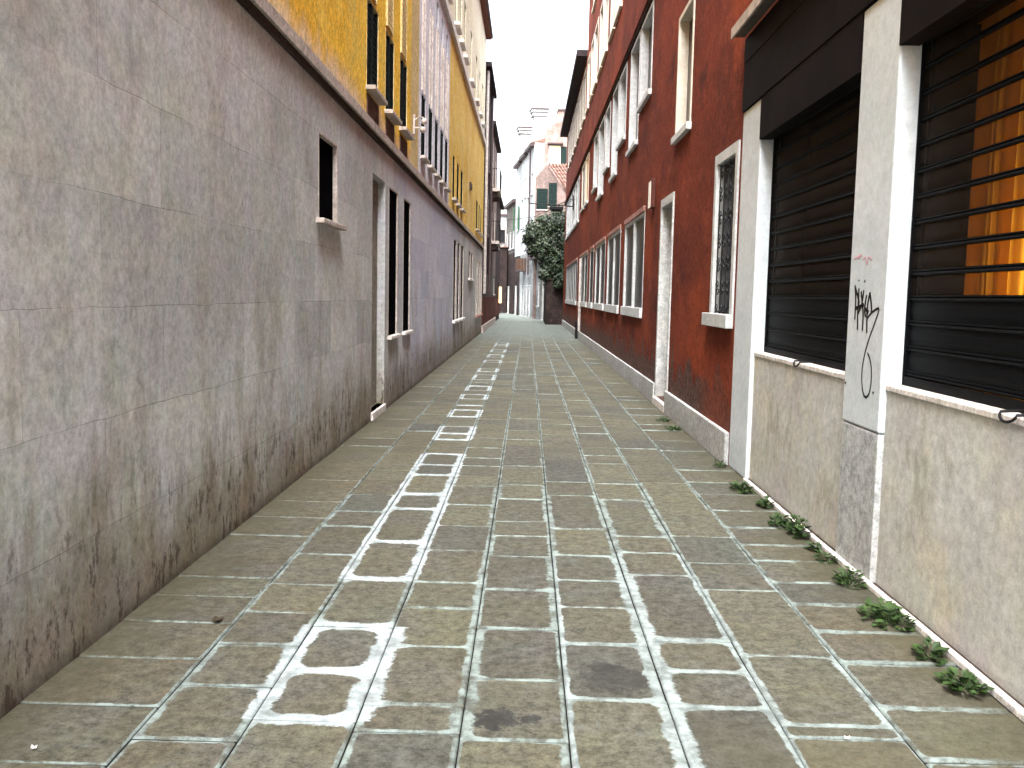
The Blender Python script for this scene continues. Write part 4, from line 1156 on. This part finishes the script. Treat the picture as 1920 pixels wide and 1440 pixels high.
# white row along the bend
ang = math.atan2(18.1, -2.36)           # direction from the near corner to the far one
def row_bld(name, label, t0, t1, h, wall, low, wins, low_h=4.2, chim=(), lowwin=True, roofm='pipe_dark'):
    # the facade runs from far (u=0) to near (u=L), so that "into the building" points right
    far = Vector((1.25, 57.4)) + Vector((math.cos(ang), math.sin(ang))) * t1
    o = thing(name, label, 'building', (far.x, far.y, 0), ang + math.pi)
    Ln_ = t1 - t0
    hs = [(a, b, c, d, 0.2) for a, b, c, d, *_ in wins if c > low_h]
    hl = [(a, b, c, d, 0.2) for a, b, c, d, *_ in wins if c <= low_h]
    facade(MB(), 0, Ln_ - 0.002, low_h + 0.001, h, hs, D=5).build('wall', M[wall], o)
    facade(MB(), 0, Ln_ - 0.002, 0, low_h, hl, D=5).build('lower_wall', M[low], o)
    for a, b, c, d, *mm in wins:
        w_ = window(o, a, b, c, d, 0.12, 0.07, 'plinth', mm[0] if mm else 'glass', (0.08, 0.1, 0.1))
        if len(mm) > 1:
            MB().box(a - 0.42, a - 0.02, -0.32, -0.27, c, d).box(b + 0.02, b + 0.42, -0.10, -0.05, c, d).build('shutter', M[mm[1]], w_)
    e = MB().box(0, Ln_, -0.30, -0.001, h - 0.22, h - 0.05).build('eave', M[roofm], o)
    rf = MB().quad((0, -0.3, h), (Ln_, -0.3, h), (Ln_, 2.5, h + 1.0), (0, 2.5, h + 1.0)).quad((0, 5, h), (0, 2.5, h + 1.0), (Ln_, 2.5, h + 1.0), (Ln_, 5, h))
    rf.poly([(0, -.3, h), (0, 2.5, h + 1), (0, 5, h)]).poly([(Ln_, -.3, h), (Ln_, 5, h), (Ln_, 2.5, h + 1)])
    rf = rf.build('roof', M['tiles'], o)
    for cu, ch in chim:
        c_ = MB(); c_.box(cu, cu + 0.9, 0.1, 0.9, h - 0.3, h + ch); c_.box(cu - 0.12, cu + 1.02, -0.02, 1.02, h + ch - 0.25, h + ch - 0.05); c_.box(cu - 0.2, cu + 1.1, -0.1, 1.1, h + ch + 0.001, h + ch + 0.16)
        c_.build('chimney', M['whitewall'], rf)
        MB().box(cu - 0.24, cu + 1.14, -0.14, 1.14, h + ch + 0.162, h + ch + 0.26).build('chimney_cap', M['pipe_dark'], o)
    return o
def grid_w(L_, zs, n, mats=('glass',)):
    out = []
    for z0, z1 in zs:
        for k in range(n):
            c_ = L_ * (k + 0.5) / n
            out.append((c_ - 0.42, c_ + 0.42, z0, z1, *mats))
    return out
row_bld('low_grey_house', 'low pale grey house front with doors on the curving row, under the ivy', 0, 7.6, 4.2, 'greywall', 'palegrey',
        [(1.0, 1.9, 0.05, 2.4, 'white_stone'), (3.2, 3.9, 0.9, 2.4, 'glass'), (5.2, 6.1, 0.05, 2.4, 'wood_dark')], low_h=4.0)
row_bld('white_corner_house', 'tall white house with a drainpipe and chimney next to the lean-to', 7.6, 11.2, 12.0, 'whitewall', 'palegrey',
        grid_w(3.6, [(5.4, 7.0), (8.6, 10.1)], 2, ('glass',)) + [(0.6, 1.4, 0.05, 2.3, 'wood_dark'), (2.2, 3.0, 0.05, 2.3, 'white_stone')], chim=((1.4, 2.3),), low_h=4.6)
row_bld('white_middle_house', 'plain white house with grey eaves in the middle of the curving row', 11.2, 14.6, 11.9, 'whitewall', 'palegrey',
        grid_w(3.4, [(5.6, 7.2), (8.8, 10.2)], 2) + [(0.8, 1.6, 0.05, 2.3, 'white_stone'), (2.2, 3.0, 0.05, 2.3, 'glass')], low_h=4.6)
row_bld('white_green_shutter_house', 'white house with bright green shutters at the far end of the curving row', 14.6, 18.2, 11.8, 'whitewall', 'soot',
        [(1.6, 2.4, 6.6, 8.4, 'glass', 'green_bright')] + [(0.8, 1.8, 0.05, 2.3, 'wood_dark')], low_h=4.6, chim=((0.5, 2.6),))
row_bld('grey_end_house', 'grey weathered low house where the curving row disappears behind the left houses', 18.2, 25, 9.2, 'greywall', 'soot', grid_w(6.8, [(5.4, 6.8)], 3) + [(2.2, 3.2, 0.05, 2.3, 'void')], low_h=5.0)
pp = MB().tube([(-0.02, 65.9, 3.0), (-0.02, 65.9, 11.6)], 0.06, 8)
tag(pp.build('downpipe', M['pipe_dark']), 'thin dark drainpipe down the white corner house', 'pipe')
# flower balcony / brown bay on the row
bb = thing('brown_balcony', 'brown wooden balcony hanging on the curving white row under the ivy', 'balcony', (-0.22, 69.0, 3.3), ang + math.pi)
q = MB(); q.box(-0.9, 0.9, -0.6, -0.01, 0, 0.12); q.build('floor', M['pipe_dark'], bb)
q = MB()
for k in range(9): q.box(-0.9 + k * 0.2, -0.9 + k * 0.2 + 0.13, -0.60, -0.57, 0.121, 0.95)
for k in range(3): q.box(-0.9, -0.87, -0.55 + k * 0.18, -0.42 + k * 0.18, 0.121, 0.95); q.box(0.87, 0.9, -0.55 + k * 0.18, -0.42 + k * 0.18, 0.121, 0.95)
q.build('railing', simple('brown_wood', (0.075, 0.042, 0.028), 0.8), bb)
# closing houses at the very end
Fh = thing('distant_pink_house', 'distant pale pink house with a flat dark roof closing the lane', 'building', (-3.2, 84, 0))
facade(MB(), 0, 3.0, 3.5, 8.6, [(0.5, 1.1, 6.2, 7.4, .2), (1.8, 2.4, 6.2, 7.4, .2)], D=4).build('wall', M['whitewall'], Fh)
facade(MB(), 0, 3.0, 0, 3.499, [(1.2, 2.0, 0.02, 2.2, .2)], D=4).build('lower_wall', M['soot'], Fh)
for a in (0.5, 1.8): window(Fh, a, a + 0.6, 6.2, 7.4, 0.15, 0.06, 'pinkwall', 'glass', (0.05, 0.08, 0.08))
window(Fh, 1.2, 2.0, 0.02, 2.2, 0.15, 0.06, 'greywall', 'void', name='door')
MB().box(-0.1, 3.1, -0.2, 4.1, 8.601, 8.75).build('roof', M['pipe_dark'], Fh)
Fh = thing('distant_dark_house', 'distant dark weathered house at the end of the lane, in shadow', 'building', (-9.0, 80, 0))
facade(MB(), 0, 7.2, 0, 5.6, [(5.9, 6.5, 3.2, 4.4, .2), (4.6, 5.2, 3.2, 4.4, .2)], D=3).build('wall', M['soot'], Fh)
for a in (4.6, 5.9): window(Fh, a, a + 0.6, 3.2, 4.4, 0.15, 0.06, 'greywall', 'void', (0.05, 0.08, 0.08))
MB().box(-0.1, 7.25, -0.2, 3.1, 5.601, 5.72).build('roof', M['tiles'], Fh)
# roof aerials
ar = MB(); ar.tube([(2.3, 67.2, 14.5), (2.3, 67.2, 16.2)], 0.02, 5)
for k in range(4): ar.tube([(2.0 + k * 0.05, 67.2, 15.4 + k * 0.2), (2.6 - k * 0.05, 67.2, 15.4 + k * 0.2)], 0.012, 4)
tag(ar.build('aerial', M['iron']), 'thin television aerial on the pink brick house', 'aerial')
ar = MB(); ar.tube([(0.6, 68.5, 12.6), (0.6, 68.5, 14.6)], 0.02, 5); ar.tube([(0.6, 68.5, 14.2), (-0.6, 68.5, 14.25)], 0.02, 4)
for k in range(5): ar.tube([(-0.5 + k * 0.2, 68.4, 14.1), (-0.5 + k * 0.2, 68.6, 14.35)], 0.01, 4)
tag(ar.build('aerial', M['iron']), 'television aerial pointing left above the white corner house', 'aerial')
# cables across the lane
tag(MB().tube([(1.9, 39.5, 5.6), (0.2, 45, 5.3), (-1.84, 52, 5.6)], 0.012, 4).build('cable', M['iron']), 'thin cable slung across the lane near the street lamp', 'cable')

# scattered crumbs of mortar and a few dead leaves lying on the slabs
for i, (x, y, lab, mt) in enumerate(((-1.42, 4.2, 'small dark curled leaf on the slabs near the left wall', 'bark'), (-1.62, 2.95, 'tiny white scrap on the paving at the bottom left', 'white_band'),
        (1.17, 3.18, 'tiny white scrap on the paving near the broken strip', 'white_band'), (-0.72, 5.6, 'tiny white crumb on a slab inside the white outline', 'white_band'))):
    mb = MB()
    rr = 0.022 if mt == 'bark' else 0.010
    pts = [(x + rr * (1 + 0.5 * math.sin(3 * a)) * math.cos(a), y + rr * (1 + 0.4 * math.cos(2 * a)) * math.sin(a) * (1.8 if mt == 'bark' else 1), 0.008 + 0.006 * math.sin(a * 2) ** 2) for a in [k * math.pi / 4 for k in range(8)]]
    n = len(mb.v); mb.v += pts + [(p[0], p[1], p[2] + 0.003) for p in pts]
    mb.f.append(tuple(range(n + 7, n - 1, -1))); mb.f.append(tuple(range(n + 8, n + 16)))
    for k in range(8): mb.f.append((n + k, n + (k + 1) % 8, n + 8 + (k + 1) % 8, n + 8 + k))
    tag(mb.build('dead_leaf' if mt == 'bark' else 'scrap', M[mt]), lab, 'leaf' if mt == 'bark' else 'litter')
